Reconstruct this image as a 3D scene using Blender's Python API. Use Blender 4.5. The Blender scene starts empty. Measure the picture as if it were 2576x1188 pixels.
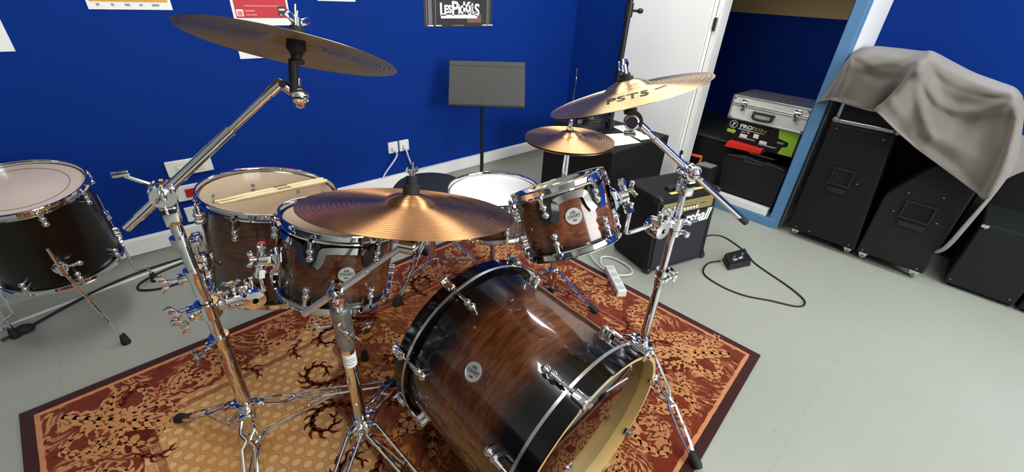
import bpy, bmesh, math, random
from mathutils import Vector as V, Matrix as M
random.seed(4)
PI = math.pi
scn = bpy.context.scene
COL = scn.collection
# ------------------------------------------------------------------ camera
CAM = V((0, 0, 1.34)); FPX = 1074.24; CX, CY = 1288.0, 594.0
_vv = V((1180-CX, -(2450-CY), -FPX)).normalized()
_vx = V((2590-CX, -(48-CY), -FPX)).normalized()
_vz = -_vv; _vy = _vz.cross(_vx)
RW = M((_vx, _vy, _vz))            # world = RW @ cam
cd = bpy.data.cameras.new('camera'); cam = bpy.data.objects.new('camera', cd); COL.objects.link(cam)
cd.sensor_fit = 'HORIZONTAL'; cd.sensor_width = 36; cd.lens = 36*FPX/2576
cd.clip_start = .05
cam.matrix_world = M.Translation(CAM) @ RW.to_4x4()
scn.camera = cam
scn.view_settings.view_transform = 'Standard'; scn.view_settings.look = 'None'
scn.view_settings.gamma = 1; scn.view_settings.exposure = 0.8

# measured points: a sight line met with a known plane of the room
def ray(x, y): return RW @ V((x-CX, -(y-CY), -FPX))
def onz(x, y, z=0.0): d = ray(x, y); return CAM + d*((z-CAM.z)/d.z)
def ony(x, y, Y): d = ray(x, y); return CAM + d*(Y/d.y)
def onx(x, y, X): d = ray(x, y); return CAM + d*(X/d.x)
def onp(x, y, P, n): d = ray(x, y); return CAM + d*(n.dot(P-CAM)/n.dot(d))

# ------------------------------------------------------------------ materials
def newmat(name):
    m = bpy.data.materials.new(name); m.use_nodes = True
    return m, m.node_tree.nodes, m.node_tree.links, m.node_tree.nodes['Principled BSDF']
def lin(c): return tuple((((x/255)+.055)/1.055)**2.4 if x/255 > .04045 else x/255/12.92 for x in c)
MAT = {}
def mat(name, rgb, rough=.5, metal=0, spec=.5, coat=0, bump=0, bscale=200, var=0, vscale=6, srgb=True, emit=0, trans=0, alpha=1):
    if name in MAT: return MAT[name]
    m, nd, lk, b = newmat(name)
    c = (lin(rgb) if srgb else rgb) + (1,)
    b.inputs['Base Color'].default_value = c
    b.inputs['Roughness'].default_value = rough; b.inputs['Metallic'].default_value = metal
    b.inputs['Specular IOR Level'].default_value = spec; b.inputs['Coat Weight'].default_value = coat
    b.inputs['Coat Roughness'].default_value = .04
    if trans: b.inputs['Transmission Weight'].default_value = trans
    if alpha < 1: b.inputs['Alpha'].default_value = alpha
    if emit: b.inputs['Emission Color'].default_value = c; b.inputs['Emission Strength'].default_value = emit
    if var or bump:
        tc = nd.new('ShaderNodeTexCoord')
        n = nd.new('ShaderNodeTexNoise'); lk.new(tc.outputs['Object'], n.inputs['Vector'])
        n.inputs['Scale'].default_value = vscale if var else bscale; n.inputs['Detail'].default_value = 5
        if var:
            r = nd.new('ShaderNodeValToRGB'); lk.new(n.outputs[0], r.inputs[0])
            r.color_ramp.elements[0].position = .3; r.color_ramp.elements[1].position = .7
            r.color_ramp.elements[0].color = tuple(x*(1-var) for x in c[:3])+(1,)
            r.color_ramp.elements[1].color = tuple(min(1, x*(1+var)) for x in c[:3])+(1,)
            lk.new(r.outputs[0], b.inputs['Base Color'])
        if bump:
            n2 = nd.new('ShaderNodeTexNoise'); lk.new(tc.outputs['Object'], n2.inputs['Vector'])
            n2.inputs['Scale'].default_value = bscale; n2.inputs['Detail'].default_value = 2
            bp = nd.new('ShaderNodeBump'); bp.inputs['Strength'].default_value = bump; bp.inputs['Distance'].default_value = .002
            lk.new(n2.outputs[0], bp.inputs['Height']); lk.new(bp.outputs[0], b.inputs['Normal'])
    MAT[name] = m
    return m
CHROME = mat('chrome', (.76, .76, .765), .05, 1, srgb=False)
SATIN = mat('satin_chrome', (.74, .74, .74), .32, 1, srgb=False)
GREYMET = mat('grey_cast_metal', (150, 150, 148), .38, .75)
BLACKRUB = mat('black_rubber', (22, 22, 22), .7)
BLACKPL = mat('black_plastic', (20, 20, 22), .45, bump=.15, bscale=300)
BLACKMET = mat('black_metal', (18, 18, 19), .4)
BLACKGLOSS = mat('black_lacquer', (7, 6, 6), .12, spec=.4, coat=.15)
TOLEX = mat('black_vinyl_covering', (14, 14, 15), .6, spec=.3, bump=.35, bscale=420)
TOLEXG = mat('green_black_carpet_covering', (22, 26, 24), .75, spec=.3, bump=.3, bscale=500)
GRILLE = mat('charcoal_grille_cloth', (30, 31, 38), .8, bump=.4, bscale=700)
WHITEPL = mat('white_plastic', (228, 228, 222), .4)
WHITEPT = mat('white_paint', (238, 237, 232), .45, var=.02)
PAPER = mat('white_paper', (238, 238, 232), .8)
CABLE = mat('black_cable_rubber', (16, 16, 17), .5)
WCABLE = mat('white_cable_rubber', (215, 216, 210), .45)
MAPLE = mat('maple_lip', (198, 166, 104), .4, var=.1, vscale=14)
SHELLIN = mat('maple_shell_interior', (236, 216, 184), .5, var=.07, vscale=9)
BLUE = mat('blue_wall_paint', (2, 44, 126), .75, spec=.12, var=.03, vscale=2)
NAVY = BLUE
CREAM = mat('beige_wall_paint', (196, 166, 112), .7)
BLUEFRAME = mat('light_blue_frame_paint', (86, 130, 168), .4)
CEIL = mat('ceiling_white', (235, 234, 228), .9)
OFFWALL = mat('cream_wall_paint', (196, 193, 184), .8)
REDP = mat('red_plastic', (225, 40, 28), .45)
ORANGE = mat('orange_plastic', (222, 96, 30), .4)
ALU = mat('brushed_aluminium', (.70, .70, .68), .32, .9, srgb=False)
ALUP = mat('aluminium_panel', (222, 221, 212), .42, .1, var=.04, vscale=30)
DARKINK = mat('dark_ink', (34, 28, 30), .6)
BRZINK = mat('dark_print_on_cymbal', (40, 26, 18), .5)
GOLDPAN = mat('gold_control_panel', (168, 152, 104), .35, .5)
YELLOW = mat('yellow_tape', (236, 218, 110), .5)
LIME = mat('lime_green_print', (150, 196, 40), .6)
CARDB = mat('brown_cardboard', (168, 136, 96), .8)
GREYPR = mat('grey_print', (150, 152, 152), .6)
DKCARD = mat('black_printed_card', (14, 16, 15), .45)
REDPR = mat('red_poster_print', (196, 44, 54), .6, var=.12, vscale=8)
PINKPR = mat('pale_red_print', (226, 130, 130), .6)
ORPR = mat('orange_poster_print', (214, 160, 66), .6, var=.1, vscale=12)
DKPOST = mat('dark_poster_print', (46, 43, 42), .5, var=.25, vscale=9)
BRPR = mat('brown_poster_print', (122, 92, 80), .5)
GRPOST = mat('grey_streak_print', (112, 114, 116), .5)
MIDGREY = mat('grey_plastic', (128, 130, 128), .5)
STICKW = mat('pale_hickory_stick', (232, 214, 166), .45, var=.05, vscale=20)
SEATM = mat('black_seat_vinyl', (24, 26, 32), .5, bump=.2, bscale=250)
BLUECH = CHROME

def nlib(m):
    nd, lk = m.node_tree.nodes, m.node_tree.links
    def setin(s, v):
        if v is None: return
        if isinstance(v, (int, float)): s.default_value = v
        elif isinstance(v, (tuple, list)): s.default_value = v
        else: lk.new(v, s)
    def mt(op, a, b=None, c=None, clamp=False):
        n = nd.new('ShaderNodeMath'); n.operation = op; n.use_clamp = clamp
        setin(n.inputs[0], a); setin(n.inputs[1], b); setin(n.inputs[2], c); return n.outputs[0]
    def ss(x, lo, hi):   # smoothstep
        n = nd.new('ShaderNodeMapRange'); n.interpolation_type = 'SMOOTHSTEP'
        setin(n.inputs[0], x); n.inputs[1].default_value = lo; n.inputs[2].default_value = hi
        return n.outputs[0]
    def mix(f, a, b):
        n = nd.new('ShaderNodeMix'); n.data_type = 'RGBA'
        setin(n.inputs[0], f)
        setin(n.inputs[6], a + (1,) if isinstance(a, tuple) and len(a) == 3 else a)
        setin(n.inputs[7], b + (1,) if isinstance(b, tuple) and len(b) == 3 else b); return n.outputs[2]
    def noise(vec, scale, detail=2, dist=0, rough=.5):
        n = nd.new('ShaderNodeTexNoise'); setin(n.inputs['Vector'], vec); n.inputs['Scale'].default_value = scale
        n.inputs['Detail'].default_value = detail; n.inputs['Distortion'].default_value = dist; n.inputs['Roughness'].default_value = rough
        return n.outputs[0]
    def xyz(x, y, z=0.0):
        n = nd.new('ShaderNodeCombineXYZ'); setin(n.inputs[0], x); setin(n.inputs[1], y); setin(n.inputs[2], z); return n.outputs[0]
    def sep(v):
        n = nd.new('ShaderNodeSeparateXYZ'); lk.new(v, n.inputs[0]); return n.outputs
    return nd, lk, mt, ss, mix, noise, xyz, sep

# glossy walnut burst lacquer: black at both ends, brown grain between (z along the shell axis, 0..L)
def burst(name, L, f0, f1, f2, f3, dark=1.0):
    m, nd, lk, b = newmat(name)
    nd, lk, mt, ss, mix, noise, xyz, sep = nlib(m)
    tc = nd.new('ShaderNodeTexCoord'); s = sep(tc.outputs['Object'])
    ang = mt('ARCTAN2', s[1], s[0])
    g = noise(xyz(mt('MULTIPLY', ang, 1.6), mt('MULTIPLY', s[2], 30), 0.0), 2.2, 7, .8, .6)
    g2 = noise(xyz(mt('MULTIPLY', ang, 5), mt('MULTIPLY', s[2], 160), 0.0), 2.0, 3, .2)
    wood = mix(ss(g, .3, .72), tuple(x*dark for x in lin((68, 36, 20))), tuple(x*dark for x in lin((120, 68, 37))))
    wood = mix(mt('MULTIPLY', ss(g2, .45, .75), .35), wood, tuple(x*dark for x in lin((46, 25, 15))))
    zz = mt('ADD', s[2], mt('MULTIPLY', mt('SUBTRACT', noise(tc.outputs['Object'], 4, 2), .5), .05))
    k = mt('MULTIPLY', ss(zz, f0, f1), mt('SUBTRACT', 1.0, ss(zz, f2, f3)))
    col = mix(k, lin((8, 7, 8)), wood)
    lk.new(col, b.inputs['Base Color'])
    b.inputs['Roughness'].default_value = .22; b.inputs['Coat Weight'].default_value = .9; b.inputs['Coat Roughness'].default_value = .03
    b.inputs['Specular IOR Level'].default_value = .35
    return m

def bronze(name, rgb, ring=420, rough=.40, dirt=.3, aniso=.93):
    m, nd, lk, b = newmat(name)
    nd, lk, mt, ss, mix, noise, xyz, sep = nlib(m)
    tc = nd.new('ShaderNodeTexCoord'); s = sep(tc.outputs['Object'])
    r = mt('SQRT', mt('ADD', mt('MULTIPLY', s[0], s[0]), mt('MULTIPLY', s[1], s[1])))
    n = noise(tc.outputs['Object'], 9, 5, .4)
    c = lin(rgb)
    col = mix(mt('MULTIPLY', ss(n, .4, .75), dirt), c, tuple(x*.45 for x in c))
    lk.new(col, b.inputs['Base Color'])
    b.inputs['Metallic'].default_value = 1; b.inputs['Roughness'].default_value = rough
    b.inputs['Anisotropic'].default_value = aniso
    tg = nd.new('ShaderNodeTangent'); tg.direction_type = 'RADIAL'; tg.axis = 'Z'
    lk.new(tg.outputs[0], b.inputs['Tangent']); b.inputs['Anisotropic Rotation'].default_value = .25
    rn = noise(xyz(mt('MULTIPLY', r, ring), 0.0, 0.0), 1.0, 4, 0, .6)
    rn2 = mt('SINE', mt('MULTIPLY', r, 2*PI/.0105))
    h = mt('ADD', rn, mt('MULTIPLY', rn2, .8))
    bp = nd.new('ShaderNodeBump'); bp.inputs['Strength'].default_value = .6; bp.inputs['Distance'].default_value = .0009
    lk.new(h, bp.inputs['Height']); lk.new(bp.outputs[0], b.inputs['Normal'])
    return m

def floor_mat():
    m, nd, lk, b = newmat('grey_green_vinyl_floor')
    nd, lk, mt, ss, mix, noise, xyz, sep = nlib(m)
    tc = nd.new('ShaderNodeTexCoord'); o = tc.outputs['Object']; s = sep(o)
    n = noise(o, 1.2, 3); n2 = noise(o, 60, 3)
    a, c = lin((152, 156, 143)), lin((168, 171, 159))
    col = mix(n, a, c); col = mix(mt('MULTIPLY', n2, .12), col, lin((120, 124, 116)))
    def seam(v, off, per):
        f = mt('FRACT', mt('DIVIDE', mt('ADD', v, off), per))
        return mt('SUBTRACT', 1.0, ss(mt('ABSOLUTE', mt('SUBTRACT', f, .5)), 0.0, .0035/per*.6))
    k = mt('MAXIMUM', seam(s[0], .13, .61), seam(s[1], .32, .61))
    col = mix(mt('MULTIPLY', k, .28), col, lin((112, 114, 106)))
    sc = noise(xyz(mt('MULTIPLY', s[0], 3), mt('MULTIPLY', s[1], 26), 0.0), 1.6, 4, .3)
    col = mix(mt('MULTIPLY', ss(sc, .67, .73), .3), col, lin((140, 142, 134)))
    dots = noise(o, 13, 2, 1.0)
    col = mix(mt('MULTIPLY', ss(dots, .74, .78), .35), col, lin((104, 104, 98)))
    lk.new(col, b.inputs['Base Color'])
    b.inputs['Roughness'].default_value = .3; b.inputs['Specular IOR Level'].default_value = .45
    lk.new(mt('ADD', .24, mt('MULTIPLY', n2, .16)), b.inputs['Roughness'])
    return m

def rug_mat():
    m, nd, lk, b = newmat('patterned_oriental_rug_pile')
    nd, lk, mt, ss, mix, noise, xyz, sep = nlib(m)
    uv = nd.new('ShaderNodeUVMap'); s = sep(uv.outputs[0]); u, v = s[0], s[1]
    W, H = 2.28, 1.62
    du = mt('MINIMUM', u, mt('SUBTRACT', W, u)); dv = mt('MINIMUM', v, mt('SUBTRACT', H, v))
    d = mt('MINIMUM', du, dv)
    P = xyz(u, v, 0.0)
    wob = mt('MULTIPLY', mt('SUBTRACT', noise(P, 26, 2), .5), .03)
    RUST, RUST2, TAN, DARK, GOLD, OVAL, MAR = lin((134, 50, 22)), lin((104, 37, 18)), lin((202, 146, 98)), lin((62, 20, 12)), lin((198, 148, 92)), lin((222, 180, 126)), lin((56, 26, 26))
    # leafy scrolls: strongly warped noise
    wv = nd.new('ShaderNodeVectorMath'); wv.operation = 'MULTIPLY_ADD'
    wn = nd.new('ShaderNodeTexNoise'); lk.new(P, wn.inputs['Vector']); wn.inputs['Scale'].default_value = 5.5; wn.inputs['Detail'].default_value = 1
    lk.new(wn.outputs['Color'], wv.inputs[0]); wv.inputs[1].default_value = (.26, .26, 0); lk.new(P, wv.inputs[2])
    Q = wv.outputs[0]
    wave = nd.new('ShaderNodeTexWave'); wave.wave_type = 'RINGS'; wave.rings_direction = 'SPHERICAL'
    lk.new(Q, wave.inputs['Vector']); wave.inputs['Scale'].default_value = 11; wave.inputs['Distortion'].default_value = 7
    wave.inputs['Detail'].default_value = 2; wave.inputs['Detail Scale'].default_value = 3.2
    leafn = noise(Q, 33, 2, 1.4)
    leaf = ss(mt('ADD', mt('MULTIPLY', leafn, .75), mt('MULTIPLY', wave.outputs['Fac'], .3)), .525, .565)
    sparse = ss(noise(P, 9, 1), .44, .56)
    leaf = mt('MULTIPLY', leaf, sparse)
    line = mt('SUBTRACT', 1.0, ss(mt('ABSOLUTE', mt('SUBTRACT', leafn, .47)), .008, .028))
    base = mix(noise(P, 7, 2), RUST2, RUST)
    field = mix(leaf, base, mix(noise(P, 9, 2), lin((186, 120, 74)), TAN))
    field = mix(mt('MULTIPLY', line, .8), field, DARK)
    # darker floral blotches next to the field
    fl = nd.new('ShaderNodeTexVoronoi'); lk.new(P, fl.inputs['Vector']); fl.inputs['Scale'].default_value = 5.2
    # gold honeycomb field of ovals
    a = .047; bb = .058
    def lat(o1, o2):
        x = mt('SUBTRACT', mt('FRACT', mt('DIVIDE', mt('ADD', u, o1), a)), .5)
        y = mt('SUBTRACT', mt('FRACT', mt('DIVIDE', mt('ADD', v, o2), bb)), .5)
        x = mt('MULTIPLY', x, a); y = mt('MULTIPLY', y, bb*1.0)
        return mt('SQRT', mt('ADD', mt('MULTIPLY', x, x), mt('MULTIPLY', mt('MULTIPLY', y, y), 1.5)))
    dd = mt('MINIMUM', lat(10, 10), lat(10+a/2, 10+bb/2))
    oval = mt('SUBTRACT', 1.0, ss(dd, .0125, .0155))
    gold = mix(oval, GOLD, OVAL)
    ring = mt('SUBTRACT', 1.0, ss(mt('ABSOLUTE', mt('SUBTRACT', dd, .0155)), .0008, .0026))
    gold = mix(mt('MULTIPLY', ring, .45), gold, lin((150, 88, 34)))
    gold = mix(mt('MULTIPLY', ss(noise(P, 3, 2), .45, .7), .35), gold, lin((206, 140, 56)))
    # where the gold lies: inside the border, outside the centre medallion, with lobed edges
    lob = mt('MULTIPLY', mt('SUBTRACT', noise(P, 11, 2, .6), .5), .2)
    gin = ss(mt('ADD', mt('ADD', d, mt('MULTIPLY', mt('MINIMUM', mt('ADD', du, dv), .9), .32)), lob), .503, .513)
    ex = mt('DIVIDE', mt('SUBTRACT', u, 1.25), .46); ey = mt('DIVIDE', mt('SUBTRACT', v, .80), .56)
    er = mt('SQRT', mt('ADD', mt('MULTIPLY', ex, ex), mt('MULTIPLY', ey, ey)))
    er2 = mt('ADD', er, mt('MULTIPLY', lob, 1.5))
    med = mt('SUBTRACT', 1.0, ss(er2, .99, 1.0))
    mrim = mt('SUBTRACT', 1.0, ss(mt('ABSOLUTE', mt('SUBTRACT', er2, 1.0)), .02, .05))
    gk = mt('MULTIPLY', mt('MULTIPLY', gin, mt('SUBTRACT', 1.0, ss(u, 1.4, 1.45))), mt('SUBTRACT', 1.0, med))
    medc = mix(mt('MULTIPLY', leaf, .8), mix(noise(P, 5, 2), lin((106, 48, 24)), lin((150, 86, 44))), lin((206, 134, 66)))
    medc = mix(mt('MULTIPLY', line, .9), medc, lin((50, 14, 8)))
    field = mix(med, field, medc)
    col = mix(gk, field, gold)
    col = mix(mt('MULTIPLY', mrim, mt('MULTIPLY', gin, .75)), col, lin((84, 28, 14)))
    grim = mt('SUBTRACT', 1.0, ss(mt('ABSOLUTE', mt('SUBTRACT', gin, .5)), .1, .5))
    col = mix(mt('MULTIPLY', grim, .8), col, DARK)
    # ruled guard stripes in the border
    def stripe(lo, hi, c, k=1.0):
        nonlocal col
        f = mt('MULTIPLY', ss(d, lo-.0015, lo+.0015), mt('SUBTRACT', 1.0, ss(d, hi-.0015, hi+.0015)))
        col = mix(mt('MULTIPLY', f, k), col, c)
    stripe(.282, .286, TAN, .7); stripe(.286, .31, RUST2, .6); stripe(.31, .314, TAN, .7)
    # outer edge: maroon binding then a ragged tan line
    d2 = mt('ADD', d, mt('MULTIPLY', wob, .35))
    col = mix(mt('SUBTRACT', 1.0, ss(d2, .047, .051)), col, mix(noise(P, 40, 2), lin((222, 160, 112)), lin((186, 110, 70))))
    # binding: wide on the short sides, narrow on the long ones
    bd = mt('MINIMUM', mt('DIVIDE', du, .034), mt('DIVIDE', dv, .034))
    col = mix(mt('SUBTRACT', 1.0, ss(mt('ADD', bd, mt('MULTIPLY', wob, 4)), .98, 1.06)), col, MAR)
    pile = noise(P, 420, 2)
    col = mix(mt('MULTIPLY', pile, .28), col, lin((60, 24, 12)))
    lk.new(col, b.inputs['Base Color']); b.inputs['Roughness'].default_value = .95; b.inputs['Specular IOR Level'].default_value = .1
    b.inputs['Sheen Weight'].default_value = .12
    bp = nd.new('ShaderNodeBump'); bp.inputs['Strength'].default_value = .5; bp.inputs['Distance'].default_value = .003
    lk.new(pile, bp.inputs['Height']); lk.new(bp.outputs[0], b.inputs['Normal'])
    return m

def clear_head(name, rgb, alpha, rough):
    m, nd, lk, b = newmat(name)
    b.inputs['Base Color'].default_value = lin(rgb)+(1,); b.inputs['Roughness'].default_value = rough
    b.inputs['Alpha'].default_value = alpha; b.inputs['Specular IOR Level'].default_value = .5
    return m
CLEARHEAD = clear_head('clear_drum_film', (240, 230, 214), .07, .1)
SMOKEHEAD = clear_head('worn_clear_drum_film', (204, 186, 176), .8, .3)
WHITEHEAD = mat('coated_white_drum_film', (249, 249, 248), .6)
BLACKHEAD = mat('gloss_black_drum_film', (12, 9, 8), .07, spec=.55, coat=.35)

# ------------------------------------------------------------------ mesh building
WM = {}
class MB:
    def __init__(s): s.v = []; s.f = []; s.m = []; s.sm = []
    def add(s, vs, fs, mi=0, smooth=False):
        o = len(s.v); s.v += [V(p) for p in vs]
        for f in fs: s.f.append([i+o for i in f]); s.m.append(mi); s.sm.append(smooth)
        return s
    def box(s, c, size, rot=None, mi=0, bev=0.0):
        hx, hy, hz = [x/2 for x in size]; c = V(c)
        bm = bmesh.new(); bmesh.ops.create_cube(bm, size=1)
        for w in bm.verts: w.co = V((w.co.x*hx*2, w.co.y*hy*2, w.co.z*hz*2))
        if bev: bmesh.ops.bevel(bm, geom=bm.edges[:], offset=bev, segments=2, affect='EDGES', profile=.5)
        r = rot.to_3x3() if rot else M.Identity(3)
        bm.verts.index_update()
        s.add([r @ w.co + c for w in bm.verts], [[w.index for w in f.verts] for f in bm.faces], mi); bm.free(); return s
    def hexa(s, p, mi=0, bev=0.0):   # 8 points: bottom 4 ccw, top 4 ccw
        bm = bmesh.new(); vv = [bm.verts.new(V(q)) for q in p]
        for f in ((3, 2, 1, 0), (4, 5, 6, 7), (0, 1, 5, 4), (1, 2, 6, 5), (2, 3, 7, 6), (3, 0, 4, 7)): bm.faces.new([vv[i] for i in f])
        bmesh.ops.recalc_face_normals(bm, faces=bm.faces[:])
        if bev: bmesh.ops.bevel(bm, geom=bm.edges[:], offset=bev, segments=2, affect='EDGES', profile=.5)
        bm.verts.index_update()
        s.add([w.co.copy() for w in bm.verts], [[w.index for w in f.verts] for f in bm.faces], mi); bm.free(); return s
    def prism(s, poly, d, mi=0, bev=0.0):  # planar polygon (3d points) pushed by vector d
        n = len(poly); poly = [V(p) for p in poly]; d = V(d)
        bm = bmesh.new(); a = [bm.verts.new(p) for p in poly]; b = [bm.verts.new(p+d) for p in poly]
        bm.faces.new(a[::-1]); bm.faces.new(b)
        for i in range(n): bm.faces.new((a[i], a[(i+1) % n], b[(i+1) % n], b[i]))
        bmesh.ops.recalc_face_normals(bm, faces=bm.faces[:])
        if bev: bmesh.ops.bevel(bm, geom=bm.edges[:], offset=bev, segments=2, affect='EDGES', profile=.5)
        bm.verts.index_update()
        s.add([w.co.copy() for w in bm.verts], [[w.index for w in f.verts] for f in bm.faces], mi); bm.free(); return s
    def tube(s, pts, r, seg=12, mi=0, cap=True, closed=False, flat=None):
        pts = [V(p) for p in pts]; n = len(pts); rr = r if isinstance(r, (list, tuple)) else [r]*n
        t0 = (pts[1]-pts[0]).normalized(); ref = V((0, 0, 1)) if abs(t0.z) < .9 else V((1, 0, 0))
        nrm = (ref - t0*ref.dot(t0)).normalized(); vs = []
        for i in range(n):
            if closed: t = (pts[(i+1) % n]-pts[i-1]).normalized()
            else: t = (pts[min(i+1, n-1)]-pts[max(i-1, 0)]).normalized()
            nrm = (nrm - t*nrm.dot(t)).normalized(); bn = t.cross(nrm)
            for k in range(seg):
                a = 2*PI*k/seg; sx, sy = (1, 1) if not flat else flat
                vs.append(pts[i] + (nrm*math.cos(a)*sx + bn*math.sin(a)*sy)*rr[i])
        fs = []
        for i in range(n if closed else n-1):
            j = (i+1) % n
            for k in range(seg): fs.append([i*seg+k, i*seg+(k+1) % seg, j*seg+(k+1) % seg, j*seg+k])
        o = len(s.v); s.add(vs, fs, mi, True)
        if cap and not closed: s.add([vs[k] for k in range(seg)], [list(range(seg))[::-1]], mi); s.add(vs[-seg:], [list(range(seg))], mi)
        return s
    def lathe(s, prof, seg=48, mat4=None, mi=0, closed=False, a0=0, a1=2*PI):
        full = abs(a1-a0-2*PI) < 1e-6; k = seg if full else seg+1; vs = []
        for (r, z) in prof:
            for i in range(k):
                a = a0+(a1-a0)*i/seg; vs.append(V((r*math.cos(a), r*math.sin(a), z)))
        fs = []; n = len(prof)
        for j in range(n if closed else n-1):
            j2 = (j+1) % n
            for i in range(seg):
                i2 = (i+1) % k; fs.append([j*k+i, j*k+i2, j2*k+i2, j2*k+i])
        if mat4: vs = [mat4 @ p for p in vs]
        return s.add(vs, fs, mi, True)
    def ball(s, c, r, seg=16, mi=0, scale=(1, 1, 1), rot=None):
        bm = bmesh.new(); bmesh.ops.create_uvsphere(bm, u_segments=seg, v_segments=max(6, seg//2), radius=r); bm.verts.index_update()
        rt = rot.to_3x3() if rot else M.Identity(3)
        s.add([rt @ V((w.co.x*scale[0], w.co.y*scale[1], w.co.z*scale[2])) + V(c) for w in bm.verts], [[w.index for w in f.verts] for f in bm.faces], mi, True); bm.free(); return s
    def cyl(s, a, b, r, seg=20, mi=0, r2=None): return s.tube([a, b], [r, r if r2 is None else r2], seg, mi)
    def build(s, name, mats, parent=None, world=True, bev=0.0, sub=0, auto=35, solid=0.0):
        me = bpy.data.meshes.new(name); 
        mats = mats if isinstance(mats, (list, tuple)) else [mats]
        inv = None
        if parent is not None and world: inv = WM[parent.name].inverted()
        me.from_pydata([(inv @ p if inv else p) for p in s.v], [], s.f)
        for m_ in mats: me.materials.append(m_)
        for p, mi, sm in zip(me.polygons, s.m, s.sm): p.material_index = mi; p.use_smooth = sm
        me.validate(); me.update()
        o = bpy.data.objects.new(name, me); COL.objects.link(o)
        if parent is not None: o.parent = parent; WM[o.name] = WM[parent.name]
        else: WM[o.name] = M.Identity(4)
        if any(s.sm):
            me.shade_smooth() if all(s.sm) else None
            try:
                me.set_sharp_from_angle(angle=math.radians(auto))
            except Exception: pass
        if bev:
            b = o.modifiers.new('bevel', 'BEVEL'); b.width = bev; b.segments = 2; b.limit_method = 'ANGLE'
        if solid:
            b = o.modifiers.new('solidify', 'SOLIDIFY'); b.thickness = solid; b.offset = 0
        if sub:
            b = o.modifiers.new('subdivision', 'SUBSURF'); b.levels = sub; b.render_levels = sub
        return o
def rebase(o, loc):   # put a parentless mesh's origin at its base point
    loc = V(loc)
    for v in o.data.vertices: v.co -= loc
    o.location = loc; WM[o.name] = M.Translation(loc); return o
def tag(o, label, cat, group=None, kind=None):
    if label: o['label'] = label
    if cat: o['category'] = cat
    if group: o['group'] = group
    if kind: o['kind'] = kind
    return o
def thing(name, label, cat, loc=(0, 0, 0), rot=None, group=None):
    o = bpy.data.objects.new(name, None); COL.objects.link(o); o.empty_display_size = .05
    mw = M.Translation(V(loc)) @ (rot.to_4x4() if rot else M.Identity(4))
    o.matrix_world = mw; WM[o.name] = mw.copy()
    return tag(o, label, cat, group)
def struct(o, kind='structure'): o['kind'] = kind; return o
def frame(z, x=(1, 0, 0)):
    z = V(z).normalized(); x = V(x); x = (x - z*x.dot(z)).normalized(); y = z.cross(x)
    return M((x, y, z)).transposed()
def text_mesh(mb, txt, size, mat4, mi=0, ext=.0004, shear=0.0, bold=0.0, align='CENTER', sx=1.0):
    cu = bpy.data.curves.new('t', 'FONT'); cu.body = txt; cu.size = size; cu.extrude = ext; cu.shear = shear; cu.offset = bold
    cu.align_x = align; cu.align_y = 'CENTER'; cu.resolution_u = 3
    ob = bpy.data.objects.new('t', cu); COL.objects.link(ob)
    dg = bpy.context.evaluated_depsgraph_get(); dg.update()
    me = bpy.data.meshes.new_from_object(ob.evaluated_get(dg))
    mb.add([mat4 @ V((v.co.x*sx, v.co.y, v.co.z)) for v in me.vertices], [list(p.vertices) for p in me.polygons], mi)
    bpy.data.objects.remove(ob); bpy.data.curves.remove(cu); bpy.data.meshes.remove(me)
def smooth_path(pts, n=6):
    pts = [V(p) for p in pts]; out = []
    for i in range(len(pts)-1):
        p0, p1, p2, p3 = pts[max(i-1, 0)], pts[i], pts[i+1], pts[min(i+2, len(pts)-1)]
        for k in range(n):
            t = k/n
            out.append(.5*((2*p1)+(p2-p0)*t+(2*p0-5*p1+4*p2-p3)*t*t+(-p0+3*p1-3*p2+p3)*t**3))
    return out+[pts[-1]]

# ================================================================== THE ROOM
WY = 2.6; WX = 3.15; WX2 = 3.72; YJ = .605; YD = 1.372; ZC = 2.7; X0 = -2.3; Y0 = -2.9
def wallbox(name, lo, hi, m, kind='structure', bev=0):
    lo, hi = V(lo), V(hi); mb = MB(); mb.box((lo+hi)/2, hi-lo, bev=bev); o = mb.build(name, m); o['kind'] = kind; return o
fl = MB().box((.95, -.1, -.05), (7.2, 6.0, .1)); o = fl.build('floor', floor_mat()); struct(o)
wallbox('ceiling', (X0-.2, Y0-.2, ZC), (4.6, WY+.2, ZC+.1), CEIL)
wallbox('wall_back', (X0-.1, WY, 0), (4.6, WY+.12, ZC), BLUE)
wallbox('wall_left', (X0-.12, Y0-.1, 0), (X0, WY, ZC), OFFWALL)
wallbox('wall_right', (WX, YD+.035, 0), (WX+.12, WY, ZC), BLUE)          # beside the store-room door
wallbox('wall_right_return', (WX+.06, YJ, 0), (WX2+.1, YJ+.06, ZC), WHITEPT)
wallbox('wall_right_recess', (WX2, Y0-.1, 0), (WX2+.12, YJ, ZC), BLUE)
wallbox('wall_right_lintel', (WX, YJ, 2.08), (WX+.12, YD+.035, ZC), BLUE)
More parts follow.
